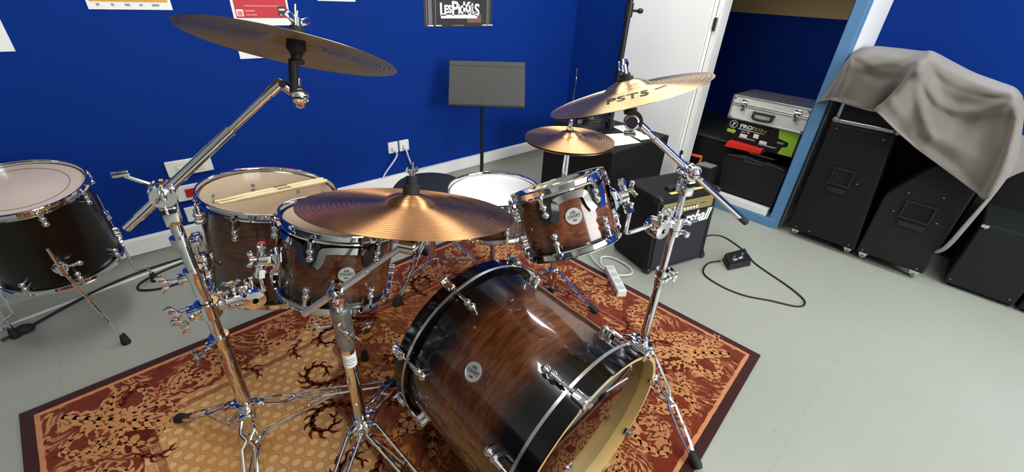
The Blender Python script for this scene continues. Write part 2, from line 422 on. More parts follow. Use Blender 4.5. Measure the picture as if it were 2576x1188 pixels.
# front wall with a window
WZ0, WZ1, WXA, WXB = .95, 2.3, .6, 3.2
mb = MB()
for lo, hi in (((X0, 0), (WXA, ZC)), ((WXB, 0), (WX2+.1, ZC)), ((WXA, 0), (WXB, WZ0)), ((WXA, WZ1), (WXB, ZC))):
    mb.box(((lo[0]+hi[0])/2, Y0-.06, (lo[1]+hi[1])/2), (hi[0]-lo[0], .12, hi[1]-lo[1]))
struct(mb.build('wall_front', OFFWALL))
mb = MB()
for x in (WXA+.03, (WXA+WXB)/2, WXB-.03): mb.box((x, Y0-.06, (WZ0+WZ1)/2), (.06, .08, WZ1-WZ0))
for z in (WZ0+.03, WZ1-.03): mb.box(((WXA+WXB)/2, Y0-.06, z), (WXB-WXA, .08, .06))
win = struct(mb.build('window_1', WHITEPT))
wallbox('reflection_band_left', (X0, Y0, 0), (X0+.015, WY-.04, 1.15), mat('dark_reflection_band', (30, 34, 48), .6))  # unseen dark band, added to give the chrome darker reflections
wallbox('reflection_band_front', (X0+.02, Y0, 0), (WX2-.01, Y0+.015, .93), MAT['dark_reflection_band'])  # same added band along the front wall, for the chrome
# store room behind the door opening
wallbox('wall_closet_back', (4.3, YJ, 0), (4.4, 2.4, 1.265), NAVY)
wallbox('wall_closet_back_upper', (4.3, YJ, 1.265), (4.4, 2.4, ZC), CREAM)
wallbox('wall_closet_side', (WX+.12, 2.4, 0), (4.4, 2.5, ZC), NAVY)
wallbox('wall_closet_near', (WX+.13, YJ+.06, 0), (4.4, YJ+.1, ZC), NAVY)
# skirting and cable trunking on the blue wall
wallbox('baseboard_back', (X0, WY-.012, 0), (WX, WY, .088), mat('grey_skirting', (176, 179, 170), .4))
wallbox('trim_1', (X0, WY-.035, .088), (WX, WY, .168), WHITEPT, bev=.003)
# light-blue door frame with sill, white stop and hinges
mb = MB(); mb.box((WX+.05, YJ+.034, 1.04), (.14, .064, 2.08), bev=.004); struct(mb.build('trim_2', BLUEFRAME))
mb = MB(); mb.box((WX+.05, (YJ+YD)/2+.03, .03), (.16, YD-YJ+.01, .06), bev=.004); struct(mb.build('trim_3', BLUEFRAME))
mb = MB(); mb.box((WX+.04, YD+.016, 1.07), (.12, .034, 2.02), bev=.003); struct(mb.build('trim_4', WHITEPT))
mb = MB(); mb.box((WX-.032, 1.735, 1.05), (.038, .62, 2.0), bev=.003); mb.box((WX-.03, 1.415, 1.05), (.03, .012, 2.0))
door = struct(mb.build('door_1', mat('white_door_paint', (252, 251, 246), .4)))
mb = MB()
for z in (.3, 1.205, 1.85): mb.cyl((WX-.03, YD+.022, z-.04), (WX-.03, YD+.022, z+.04), .009)
struct(mb.build('door_hinge', BLACKMET, door))
mb = MB()
for y in (2.015, 1.985): mb.cyl((WX-.056, y, 1.245), (WX-.05, y, 1.245), .006)
struct(mb.build('door_screw', GREYMET, door))
# ceiling fittings (lamps of the room)
LAMPM = mat('fluorescent_diffuser', (1, .985, .95), srgb=False, emit=14)
def ceiling_light(x, y, sx, sy, first=[None]):
    if first[0] is None:
        t = thing('ceiling_light', 'white rectangular fluorescent ceiling light fitting overhead', 'ceiling light', (x, y, ZC), group='fluorescent ceiling lights')
        a = MB().box((0, 0, -.03), (sx+.06, sy+.06, .06), bev=.004).build('frame', WHITEPT, t, world=False)
        b = MB().box((0, 0, -.063), (sx, sy, .008)).build('diffuser', LAMPM, t, world=False)
        first[0] = (t, a, b); return
    t, a, b = first[0]
    r = t.copy(); COL.objects.link(r); r.matrix_world = M.Translation((x, y, ZC))
    for p in (a, b): q = p.copy(); COL.objects.link(q); q.parent = r
for x, y in LIGHTS if 'LIGHTS' in globals() else ((.3, 1.35), (2.3, 1.55), (.3, -1.0), (2.3, -1.0)): ceiling_light(x, y, .28, 1.15)
al = bpy.data.lights.new('window_daylight', 'AREA'); al.shape = 'RECTANGLE'; al.size = WXB-WXA-.1; al.size_y = WZ1-WZ0-.1
al.energy = 70; al.color = (.93, .97, 1.0)
ao = bpy.data.objects.new('window_daylight', al); COL.objects.link(ao); ao.location = ((WXA+WXB)/2, Y0+.02, (WZ0+WZ1)/2)
ao.rotation_euler = (-PI/2, 0, PI)  # faces into the room
ao.rotation_euler = (PI/2, 0, 0)
w = bpy.data.worlds.new('world'); scn.world = w; w.use_nodes = True
w.node_tree.nodes['Background'].inputs[0].default_value = (.75, .85, 1, 1); w.node_tree.nodes['Background'].inputs[1].default_value = .6

# ------------------------------------------------------------------ rug
A_, B_, C_, D_ = V((-.537, 1.79, 0)), V((1.705, 1.86, 0)), V((1.772, .212, 0)), V((-.425, .04, 0))
mb = MB(); nx, ny = 40, 28
me_v, uvs = [], []
for j in range(ny+1):
    for i in range(nx+1):
        u, v = i/nx, j/ny
        p = D_.lerp(C_, u).lerp(A_.lerp(B_, u), v)
        # rounded corners
        me_v.append(p+V((0, 0, .008))); uvs.append((u*2.28, v*1.62))
fs = [[j*(nx+1)+i, j*(nx+1)+i+1, (j+1)*(nx+1)+i+1, (j+1)*(nx+1)+i] for j in range(ny) for i in range(nx)]
edge = [i for i in range(nx+1)]+[(j*(nx+1)+nx) for j in range(1, ny+1)]+[ny*(nx+1)+i for i in range(nx-1, -1, -1)]+[j*(nx+1) for j in range(ny-1, 0, -1)]
base = len(me_v)
for i in edge:
    p = me_v[i].copy(); p.z = 0.0005; me_v.append(p); uvs.append(uvs[i])
n = len(edge)
for k in range(n): fs.append([edge[k], base+k, base+(k+1) % n, edge[(k+1) % n]])
mb.add(me_v, fs)
def ruv(u, v, z=.0087): return D_.lerp(C_, u/2.28).lerp(A_.lerp(B_, u/2.28), v/1.62)+V((0, 0, z))
RM = random.Random(11); LAY = [0]
def poly2(pts, mi):
    vs_ = [ruv(p[0], p[1], .0082+LAY[0]*6e-6) for p in pts]; mb.add(vs_, [list(range(len(vs_)))], mi); uvs.extend(pts)
def frond(u, v, th, L, k0, k1, w, lf, nl, mi, wide=.42):
    LAY[0] += 1; N = nl*2; ds = L/N; x, y = u, v; sp = []
    for i in range(N+1):
        sp.append((x, y, th)); th += (k0+(k1-k0)*i/N)*ds; x += math.cos(th)*ds; y += math.sin(th)*ds
    for i in range(N):
        a, b = sp[i], sp[i+1]; wa, wb = w*(1-i/N*.75), w*(1-(i+1)/N*.75)
        poly2([(a[0]-math.sin(a[2])*wa, a[1]+math.cos(a[2])*wa), (a[0]+math.sin(a[2])*wa, a[1]-math.cos(a[2])*wa), (b[0]+math.sin(b[2])*wb, b[1]-math.cos(b[2])*wb), (b[0]-math.sin(b[2])*wb, b[1]+math.cos(b[2])*wb)], mi)
        if i % 2 == 0 and lf:
            for s_ in (-1, 1):
                l = lf*(.55+.45*math.sin(PI*(i+1)/N))*RM.uniform(.8, 1.15); t1 = a[2]+s_*.75; t2 = t1-s_*.7; t3 = t2-s_*.5; q = l*wide*.3
                p1 = (a[0]+math.cos(t1)*l*.5, a[1]+math.sin(t1)*l*.5); p2 = (p1[0]+math.cos(t2)*l*.35, p1[1]+math.sin(t2)*l*.35); p3 = (p2[0]+math.cos(t3)*l*.22, p2[1]+math.sin(t3)*l*.22)
                nx_, ny_ = -math.sin(t1), math.cos(t1)
                pl = [(a[0]-nx_*q*.5, a[1]-ny_*q*.5), (p1[0]-nx_*q, p1[1]-ny_*q), (p2[0]-nx_*q*.7, p2[1]-ny_*q*.7), p3, (p2[0]+nx_*q*.5, p2[1]+ny_*q*.5), (p1[0]+nx_*q, p1[1]+ny_*q), (a[0]+nx_*q*.5, a[1]+ny_*q*.5)]
                poly2(pl, mi)
def rosette(u, v, r_, mi, mc, n_=7):
    LAY[0] += 1
    for k in range(n_):
        a = 2*PI*k/n_; e1 = (math.cos(a), math.sin(a)); e2 = (-e1[1], e1[0])
        poly2([(u+e1[0]*r_*p+e2[0]*r_*q, v+e1[1]*r_*p+e2[1]*r_*q) for p, q in ((.3, -.1), (.7, -.26), (1, -.12), (1.02, .1), (.72, .26), (.3, .1))], mi)
    LAY[0] += 1
    poly2([(u+math.cos(2*PI*k/10)*r_*.26, v+math.sin(2*PI*k/10)*r_*.26) for k in range(10)], mc)
Wr, Hr = 2.28, 1.62
def per(d, along, side):        # point and inward heading in the border
    return {0: (along, d, PI/2), 1: (Wr-d, along, PI), 2: (along, Hr-d, -PI/2), 3: (d, along, 0)}[side]
for side in range(4):
    Ls = Wr if side % 2 == 0 else Hr; n_ = 8 if side % 2 == 0 else 6
    for k in range(n_):
        al = .13+(Ls-.26)*(k+.5)/n_; u, v, h = per(.085, al, side); sg = 1 if k % 2 else -1
        frond(u, v, h+sg*.9, .24, -sg*7, -sg*26, .006, .058, 8, 1)
        frond(u, v, h-sg*1.2, .17, sg*4, sg*24, .005, .046, 6, 1)
        u2, v2, h2 = per(.215, al, side); rosette(u2, v2, .03, 1, 2)
        u3, v3, h3 = per(.22, al+(Ls-.26)/n_*.5, side); frond(u3, v3, h3+PI+.5*sg, .14, sg*3, sg*30, .005, .05, 6, 1)
        u4, v4, h4 = per(.25, al+(Ls-.26)/n_*.32, side); frond(u4, v4, h4+1.3*sg, .13, -sg*6, -sg*30, .004, .04, 5, 2)
        u5, v5, h5 = per(.34, al, side)
        if k % 3 == 0: rosette(u5, v5, .05, 2, 3, 9)
for cx_, cy_, h in ((.1, .1, PI/4), (Wr-.1, .1, PI*.75), (Wr-.1, Hr-.1, -PI*.75), (.1, Hr-.1, -PI/4)):
    frond(cx_, cy_, h, .42, .3, -.3, .009, .085, 11, 1)
    for q in (-1, 1): frond(cx_+math.cos(h)*.2, cy_+math.sin(h)*.2, h+q*1.3, .26, -q*5, -q*24, .006, .05, 8, 1)
for k in range(18):
    a = 2*PI*k/18+.1; u, v = 1.25+.46*math.cos(a), .8+.56*math.sin(a); q = 1 if k % 2 else -1
    if .28 < u < Wr-.28 and .28 < v < Hr-.28:
        frond(u-.04*math.cos(a), v-.04*math.sin(a), a+q*.9, .36, -q*3, -q*34, .007, .05, 13, 2)
        frond(u-.1*math.cos(a), v-.1*math.sin(a), a+PI-q*.7, .3, q*4, q*26, .006, .05, 10, 1)
    u, v = 1.22+.27*math.cos(a), .8+.3*math.sin(a); rosette(u, v, .036, 1 if k % 2 else 2, 2 if k % 2 else 3)
def yarn(name, a_, b_):
    m, nd, lk, b = newmat(name); nd, lk, mt, ss, mix, noise, xyz, sep = nlib(m); tc = nd.new('ShaderNodeTexCoord'); o_ = tc.outputs['Object']
    c = mix(noise(o_, 6, 2), lin(a_), lin(b_)); pile = noise(o_, 420, 2); c = mix(mt('MULTIPLY', pile, .28), c, lin((60, 24, 12))); lk.new(c, b.inputs['Base Color'])
    b.inputs['Roughness'].default_value = .95; b.inputs['Specular IOR Level'].default_value = .1; return m
rug = mb.build('patterned_rug', [rug_mat(), yarn('tan_yarn', (186, 122, 74), (214, 160, 108)), yarn('dark_brown_yarn', (70, 28, 18), (98, 42, 24)), yarn('gold_yarn', (178, 118, 66), (204, 150, 92))])
ul = rug.data.uv_layers.new(name='UVMap')
for lp in rug.data.loops: ul.data[lp.index].uv = uvs[lp.vertex_index]
rebase(rug, (.6, 1.0, 0))
tag(rug, 'rust and gold oriental patterned rug with dark maroon binding under the drum kit', 'rug')

# ------------------------------------------------------------------ posters and wall plates
def plate(name, m, x0, x1, z0, z1, y=WY, t=.002, parent=None, bev=0):
    return MB().box(((x0+x1)/2, y-t/2, (z0+z1)/2), (x1-x0, t, z1-z0), bev=bev).build(name, m, parent)
FW = frame((0, -1, 0), (1, 0, 0)).to_4x4()
def wt(x, z, y): return M.Translation((x, y, z)) @ FW
t = thing('paper_sheet', 'blank white sheet on the blue wall at far left above the lone floor tom', 'paper', (-.33, WY, 1.036)); plate('sheet', PAPER, -.47, -.188, 1.036, 1.45, parent=t)
t = thing('poster', 'white poster with an orange panel and a row of small grey marks', 'poster', (.215, WY, 1.183))
plate('sheet', PAPER, .072, .353, 1.183, 1.58, parent=t)
plate('orange_panel', ORPR, .082, .342, 1.212, 1.56, WY-.002, .001, t)
for x, w_, k in ((.105, .011, 0), (.152, .01, 0), (.2, .018, 0), (.246, .011, 0), (.296, .026, 0)): MB().box((x, WY-.0025, 1.201), (w_, .001, .009)).build('printed_mark', GREYPR, t)
t = thing('poster', 'red and white poster partly behind the raised left crash cymbal', 'poster', (.72, WY, 1.118))
plate('sheet', PAPER, .586, .845, 1.118, 1.5, parent=t)
plate('red_panel', REDPR, .598, .836, 1.152, 1.48, WY-.002, .001, t)
plate('dark_square', DKPOST, .792, .828, 1.16, 1.204, WY-.003, .001, t)
mb = MB(); mb.box((.81, WY-.0045, 1.19), (.027, .001, .008)); mb.box((.803, WY-.0045, 1.166), (.01, .001, .004)); mb.box((.82, WY-.0045, 1.166), (.007, .001, .004))
mb.box((.617, WY-.0035, 1.174), (.03, .001, .03)); mb.build('white_print', PAPER, t)
mb = MB(); mb.box((.617, WY-.0045, 1.172), (.02, .001, .02)); mb.box((.662, WY-.0035, 1.183), (.045, .001, .007)); mb.box((.665, WY-.0035, 1.166), (.05, .001, .006)); mb.box((.72, WY-.0035, 1.205), (.16, .001, .005))
mb.build('pale_print', PINKPR, t)
t = thing('paper_sheet', 'white sheet on the blue wall showing below the left crash cymbal', 'paper', (.68, WY, .968)); plate('sheet', PAPER, .57, .82, .968, 1.09, parent=t)
t = thing('paper_sheet', 'white sheet high on the blue wall between the red poster and the dark poster', 'paper', (1.1, WY, 1.234)); plate('sheet', PAPER, 1.0, 1.21, 1.234, 1.53, parent=t)
t = thing('poster', 'dark concert poster with white block lettering above the music stand', 'poster', (1.93, WY, 1.1))
plate('sheet', DKPOST, 1.652, 2.215, 1.1, 1.9, parent=t)
mb = MB()
for x, w_ in ((1.672, .006), (1.698, .028), (1.74, .006), (2.17, .01), (2.185, .006)): mb.box((x, WY-.0025, 1.5), (w_, .001, .77))
mb.build('grey_streaks', GRPOST, t)
mb = MB(); mb.box((1.835, WY-.0025, 1.36), (.06, .001, .2)); mb.box((2.06, WY-.0025, 1.38), (.035, .001, .2)); mb.box((1.96, WY-.0025, 1.44), (.08, .001, .2))
mb.box((2.055, WY-.0025, 1.15), (.12, .001, .05)); mb.box((1.92, WY-.0025, 1.109), (.1, .001, .008)); mb.build('brown_figures', BRPR, t)
mb = MB()
for k, (tx, x, z, sz) in enumerate((('L', 1.795, 1.2, .10), ('ES', 1.836, 1.203, .062), ('P', 1.893, 1.206, .115), ('i', 1.926, 1.203, .08), ('C', 1.955, 1.2, .07), ('K', 1.99, 1.208, .105), ('E', 2.022, 1.203, .062), ('L', 2.048, 1.208, .085), ('S', 2.078, 1.2, .1))):
    text_mesh(mb, tx, sz, wt(x, z, WY-.003), bold=.003, ext=.0005)
mb.box((1.93, WY-.003, 1.162), (.3, .001, .022))
for x in (1.7, 1.76, 2.15, 2.2): mb.box((x, WY-.003, 1.109), (.045, .001, .006))
mb.build('white_lettering', PAPER, t)
def cover(name, label, x0, x1, z0, z1, cat='socket'):
    t = thing(name, label, cat, ((x0+x1)/2, WY, z0)); plate('cover_plate', WHITEPL, x0, x1, z0, z1, t=.014, parent=t, bev=.003); return t
t = cover('double_socket', 'white double wall socket behind the left boom arm, upper of two plates', .124, .318, .44, .518)
plate('insert', mat('ivory_plastic', (226, 212, 168), .45), .16, .28, .455, .5, WY-.014, .002, t)
plate('rocker_switch', WHITEPL, .17, .205, .468, .488, WY-.015, .005, t, bev=.001)
t = cover('red_socket', 'white wall plate with red insert left of the big floor tom', .126, .33, .305, .386)
plate('red_insert', mat('dark_red_plastic', (176, 22, 30), .35), .165, .25, .322, .366, WY-.014, .004, t)
t = cover('lower_socket', 'white wall plate low behind the left cymbal stand, lowest of three', .135, .27, .185, .265)
for k, (a, lab) in enumerate(((1.318, 'left of two square white wall sockets with plugged cable by the music stand'), (1.402, 'right of two square white wall sockets with plugged cable by the music stand'))):
    t = cover('wall_socket', lab, a, a+.072, .327, .402); t['group'] = 'square wall sockets'
    MB().cyl((a+.036, WY-.014, .36), (a+.036, WY-.034, .36), .017).build('plug', WHITEPL, t)
    p = smooth_path([(a+.036, WY-.03, .355), (a+.04, WY-.04, .31), (a+(-.045 if k == 0 else .075), WY-.03, .21), (a+(-.07 if k == 0 else .1), WY-.025, .169)])
    MB().tube(p, .0055, 8).build('lead', WCABLE, t)

# ================================================================== DRUMS
def cyl_angle(x, y, Mw, R):      # angle round a drum at which a sight line meets its shell
    d = (Mw.inverted().to_3x3() @ ray(x, y)); o = Mw.inverted() @ CAM
    a = d.x*d.x+d.y*d.y; b = 2*(o.x*d.x+o.y*d.y); c = o.x*o.x+o.y*o.y-R*R; q = b*b-4*a*c
    if q < 0: t = -b/2/a
    else: t = (-b-math.sqrt(q))/2/a
    p = o+d*t; return math.atan2(p.y, p.x), p.z
def er(a): return V((math.cos(a), math.sin(a), 0))
def et(a): return V((-math.sin(a), math.cos(a), 0))
EZ = V((0, 0, 1))
def lug_parts(parent, a, zl, up, Rs, zrim, small=True):
    e, t = er(a), et(a); mb = MB(); s = 1 if up else -1
    for dz in (-.0105, .0105): mb.cyl(e*(Rs-.001)+EZ*(zl+dz), e*(Rs+.012)+EZ*(zl+dz), .0105, 16); mb.ball(e*(Rs+.012)+EZ*(zl+dz), .0102, 12, scale=(1, 1, 1))
    mb.box(e*(Rs+.006)+EZ*zl, (.014, .013, .024), frame(EZ, e))
    mb.cyl(e*(Rs+.0135)+EZ*(zl+s*.012), e*(Rs+.0135)+EZ*(zl+s*.034), .0058, 12)
    lug = mb.build('lug', CHROME, parent, world=False)
    mb = MB(); mb.cyl(e*(Rs+.0125)+EZ*(zl+s*.03), e*(Rs+.0125)+EZ*(zrim+s*.004), .003, 8)
    mb.cyl(e*(Rs+.0125)+EZ*(zrim-s*.004), e*(Rs+.0125)+EZ*(zrim+s*.006), .0055, 6); mb.cyl(e*(Rs+.0125)+EZ*(zrim+s*.006), e*(Rs+.0125)+EZ*(zrim+s*.011), .0032, 4)
    mb.box(e*(Rs+.009)+EZ*(zrim-s*.006), (.013, .016, .004), frame(EZ, e), bev=.001)
    mb.build('tension_rod', CHROME, lug, world=False)
def hoop_prof(Rs, Rh, zt, s):
    p = [(Rs+.0015, -.024), (Rs+.0015, -.003), (Rs+.003, -.0005), (Rh-.001, 0), (Rh, -.0025), (Rs+.005, -.005), (Rs+.0045, -.018), (Rh+.002, -.021), (Rh+.003, -.0245)]
    return [(r, zt+s*z) for r, z in p]
def drum(name, label, c, n, xref, Rh, L, nl, offs, shellm, toph, both, cat='drum', lz=.062, boff=0, group=None, headring=True):
    rot = frame(n, xref); t = thing(name, label, cat, c, rot, group); Rs = Rh-.009
    mb = MB(); mb.lathe([(Rs-.0055, .016), (Rs, .014), (Rs, L-.014), (Rs-.0055, L-.016)], 96, mi=0); mb.lathe([(Rs-.0055, L-.016), (Rs-.0055, .016)], 96, mi=1)
    for k in range(nl if name == 'floor_tom' else 0):
        for z in (L-lz+.0105, L-lz-.0105, lz): a = offs+2*PI*k/nl; mb.cyl(er(a)*(Rs-.005)+EZ*z, er(a)*(Rs-.009)+EZ*z, .0065, 10, mi=2)
    mb.build('shell', [shellm, SHELLIN, GREYMET], t, world=False)
    MB().lathe(hoop_prof(Rs, Rh, L, 1), 96, closed=True).build('hoop', CHROME, t, world=False)
    MB().lathe(hoop_prof(Rs, Rh, 0, -1), 96, closed=True).build('hoop', CHROME, t, world=False)
    MB().lathe([(.0005, L-.012), (Rs-.006, L-.012), (Rs-.002, L-.0145), (Rs+.001, L-.02)], 72).build('batter_head', toph, t, world=False)
    MB().lathe([(.0005, .012), (Rs-.006, .012), (Rs-.002, .0145), (Rs+.001, .02)], 72).build('resonant_head', both, t, world=False)
    for k in range(nl):
        a = offs+2*PI*k/nl
        lug_parts(t, a, L-lz, True, Rs, L-.02); lug_parts(t, a+boff, lz, False, Rs, .02)
    return t
def badge(t, a, z, Rs, r=.021, txt=True, roll=0):
    e = er(a); fr = frame(e, et(a)).to_4x4()
    mt_ = M.Translation(e*(Rs+.0006)+EZ*z) @ fr @ M.Rotation(roll, 4, 'Z')
    mb = MB(); mb.lathe([(.0004, .0016), (r*.86, .0016), (r*.88, .0024), (r, .0022), (r, 0)], 40, mt_)
    b = mb.build('badge', mat('badge_white_metal', (214, 214, 210), .3, .55), t, world=False)
    mb = MB()
    text_mesh(mb, 'pdp', r*.42, mt_ @ M.Translation((0, r*.5, .0018)), bold=.0002)
    text_mesh(mb, 'CONCEPT', r*.34, mt_ @ M.Translation((0, 0, .0018)), bold=.0002)
    mb.box(mt_ @ V((0, r*.2, .0018)), (.0005, .0005, .0002))
    for q in (.22, -.22): mb.box(mt_ @ V((0, r*q, .0018)), (r*1.6, r*.035, .0004), mt_.to_3x3())
    mb.box(mt_ @ V((0, -r*.5, .0018)), (r*.5, r*.16, .0004), mt_.to_3x3(), bev=.0001)
    mb.build('badge_print', DARKINK, b, world=False)
def ribbon(mb, pts, Rr, w, th=.0025, n=6):     # strip bent round a drum: pts are (angle, z)
    P = smooth_path([V((a, z, 0)) for a, z in pts], n); vs = []; fs = []
    for i, p in enumerate(P):
        d = (P[min(i+1, len(P)-1)]-P[max(i-1, 0)]); d = V((d.x*Rr, d.y, 0)).normalized(); q = V((-d.y, d.x, 0))
        for s_, rr in ((-1, Rr), (1, Rr), (1, Rr+th), (-1, Rr+th)):
            a = p.x+s_*q.x*w/2/Rr; z = p.y+s_*q.y*w/2; vs.append(er(a)*rr+EZ*z)
    for i in range(len(P)-1):
        for k in range(4): fs.append([i*4+k, i*4+(k+1) % 4, i*4+4+(k+1) % 4, i*4+4+k])
    fs += [[0, 1, 2, 3], [len(vs)-4, len(vs)-3, len(vs)-2, len(vs)-1][::-1]]
    mb.add(vs, fs, 0, True)
def suspension(t, lugs, Rs, L, ztop, zlug):
    mb = MB(); hw = .026/Rs; lugs = sorted(lugs)
    pts = []
    for i, a in enumerate(lugs):
        pts += [(a-hw*1.9, ztop), (a-hw*1.35, ztop-.006), (a-hw*1.05, zlug), (a-hw*1.0, zlug-.012)] if False else []
    # the upper rail
    for i in range(len(lugs)-1):
        a, b = lugs[i], lugs[i+1]
        ribbon(mb, [(a+hw*.5, zlug-.034), (a+hw*.92, zlug-.012), (a+hw*1.12, zlug+.012), (a+hw*1.5, ztop-.001), (a+hw*2.1, ztop+.002), ((a+b)/2, ztop+.003),
                    (b-hw*2.1, ztop+.002), (b-hw*1.5, ztop-.001), (b-hw*1.12, zlug+.012), (b-hw*.92, zlug-.012), (b-hw*.5, zlug-.034)], Rs+.008, .019)
    m_ = mb.build('suspension_mount', CHROME, t, world=False)
    for a in lugs:
        e = er(a); mb = MB(); mb.tube([e*(Rs+.001)+EZ*zlug, e*(Rs+.007)+EZ*zlug], [.03, .028], 24, flat=(1.25, .9)); mb.build('rubber_grommet', BLACKRUB, m_, world=False)
def wing(mb, c, ax, s=.012, up=None):
    ax = V(ax).normalized(); c = V(c); fr = frame(ax, up or ((0, 0, 1) if abs(ax.z) < .9 else (1, 0, 0)))
    mb.cyl(c-ax*s*.5, c+ax*s*.7, s*.5, 12)
    for k in (-1, 1): mb.box(c+fr @ V((k*s*1.05, 0, s*.55)), (s*1.5, s*.32, s*1.0), fr @ M.Rotation(-k*.5, 3, 'Y'), bev=s*.12)

# --- rack tom on the left (with suspension mount), in front of the big floor tom
c1, n1 = V((.342, 1.107, .528)), V((.242, .011, .97)).normalized()
R12 = .162; BR12 = burst('walnut_burst_rack_tom', .238, .03, .075, .165, .205)
m1 = M.Translation(c1) @ frame(n1, (1, 0, 0)).to_4x4()
a1, _ = cyl_angle(785, 645, m1, R12-.009)
tomL = drum('rack_tom', 'walnut burst rack tom with round badge under the ride cymbal, left of the bass drum', c1, n1, (1, 0, 0), R12, .238, 6, a1, BR12, CLEARHEAD, CLEARHEAD, boff=-.02)
suspension(tomL, [a1-PI/3, a1, a1+PI/3], R12-.009, .238, .194, .176)
ab, zb = cyl_angle(871, 690, m1, R12-.009); badge(tomL, ab, zb, R12-.009, .0215)
abr, zbr = cyl_angle(705, 650, m1, R12-.009)
def bracket(t, a, z, Rs):
    e = er(a); f_ = frame(e, EZ); mb = MB()
    mb.lathe([(.034, 0), (.033, .006), (.027, .014), (.021, .018), (.0205, .026), (.001, .026)], 8, M.Translation(e*(Rs+.009)+EZ*z) @ f_.to_4x4())
    mb.lathe([(.02, .024), (.016, .045), (.0005, .047)], 16, M.Translation(e*(Rs+.009)+EZ*z) @ f_.to_4x4())
    mb.cyl(e*(Rs+.046)+EZ*(z-.045), e*(Rs+.046)+EZ*(z+.05), .009, 14); mb.cyl(e*(Rs+.046)+EZ*(z-.05), e*(Rs+.046)+EZ*(z-.025), .014, 6); mb.cyl(e*(Rs+.046)+EZ*(z+.03), e*(Rs+.046)+EZ*(z+.044), .012, 6)
    b = mb.build('mount_bracket', CHROME, t, world=False)
    mb = MB(); wing(mb, e*(Rs+.066)+EZ*(z+.01)+et(a)*.012, e, .013); mb.build('wing_screw', CHROME, b, world=False)
    mw = WM[t.name]; return mw @ (e*(Rs+.046)+EZ*(z-.05))
tomL_low = bracket(tomL, abr, zbr, R12-.009)

# --- small rack tom on the right, tipped toward the drummer
c2, n2 = V((.871, .628, .706)), V((-.023, .485, .874)).normalized()
R10 = .137; BR10 = burst('walnut_burst_small_tom', .196, .02, .055, .145, .18, 1.25)
m2 = M.Translation(c2) @ frame(n2, (1, 0, 0)).to_4x4()
a2, _ = cyl_angle(1372, 525, m2, R10-.009)
a2b, _ = cyl_angle(1498, 500, m2, R10-.009)
tomR = drum('rack_tom', 'small walnut burst rack tom tipped steeply, right of and above the bass drum', c2, n2, (1, 0, 0), R10, .196, 6, a2, BR10, CLEARHEAD, CLEARHEAD, lz=.058, boff=.04)
suspension(tomR, [a2, a2+PI/3, a2+2*PI/3], R10-.009, .196, .157, .138)
ab, zb = cyl_angle(1443, 544, m2, R10-.009); badge(tomR, ab, zb, R10-.009, .0215)
abr2, zbr2 = cyl_angle(1541, 520, m2, R10-.009)
tomR_low = bracket(tomR, abr2+.12, .1, R10-.009)

# --- big floor tom with clear head and the sticks on it
c3, n3 = V((.275, 1.533, .361)), V((.143, -.042, .989)).normalized()
R16 = .212; BR16 = burst('walnut_burst_floor_tom', .356, .02, .16, .31, .36, .8)
m3 = M.Translation(c3) @ frame(n3, (1, 0, 0)).to_4x4()
a3, _ = cyl_angle(597, 590, m3, R16-.009)
ftom = drum('floor_tom', 'large walnut burst floor tom with clear head carrying two drumsticks', c3, n3, (1, 0, 0), R16, .356, 8, a3, BR16, CLEARHEAD, CLEARHEAD, lz=.075)
def floor_leg(t, a, foot_w, zbr_, Rs, bend=True, m=None):
    mw = WM[t.name]; e = er(a); mb = MB()
    mb.ball(e*(Rs+.012)+EZ*zbr_, .024, 16, scale=(1, 1, 1.15)); mb.cyl(e*(Rs+.026)+EZ*(zbr_-.022), e*(Rs+.026)+EZ*(zbr_+.022), .012, 12)
    mb.cyl(e*(Rs+.02)+EZ*zbr_+et(a)*.0, e*(Rs+.02)+EZ*zbr_+et(a)*.045, .006, 10); mb.ball(e*(Rs+.02)+EZ*zbr_+et(a)*.05, .011, 10)
    br = mb.build('leg_bracket', CHROME, t, world=False)
    f = V(foot_w); top = mw @ (e*(Rs+.026)+EZ*(zbr_+.1)); kn = mw @ (e*(Rs+.026)+EZ*(zbr_-.05))
    if bend:
        lo = f.lerp(V((kn.x, kn.y, f.z)), .55); p = [top, kn, V((kn.x, kn.y, max(.1, f.z+.14))).lerp(f+V((0, 0, .13)), .12), f.lerp(kn, .12)+V((0, 0, .05)), f+V((0, 0, .03))]
    else: p = [top, mw @ (e*(Rs+.026)+EZ*(zbr_)), f+V((0, 0, .03))]
    lg = MB().tube(p, .0052, 10).build('leg', CHROME, t)
    MB().tube([f+V((0, 0, .05)), f+V((0, 0, .03)), f+V((0, 0, .01)), f], [.009, .013, .016, .015], 14).build('rubber_foot', BLACKRUB, lg)
for a, ft in ((PI*1.02, (.045, 1.60, 0)), (-PI*.3, (.46, 1.28, .008)), (PI*.35, (.42, 1.83, 0))):
    floor_leg(ftom, a, ft, .13, R16-.009, bend=True)
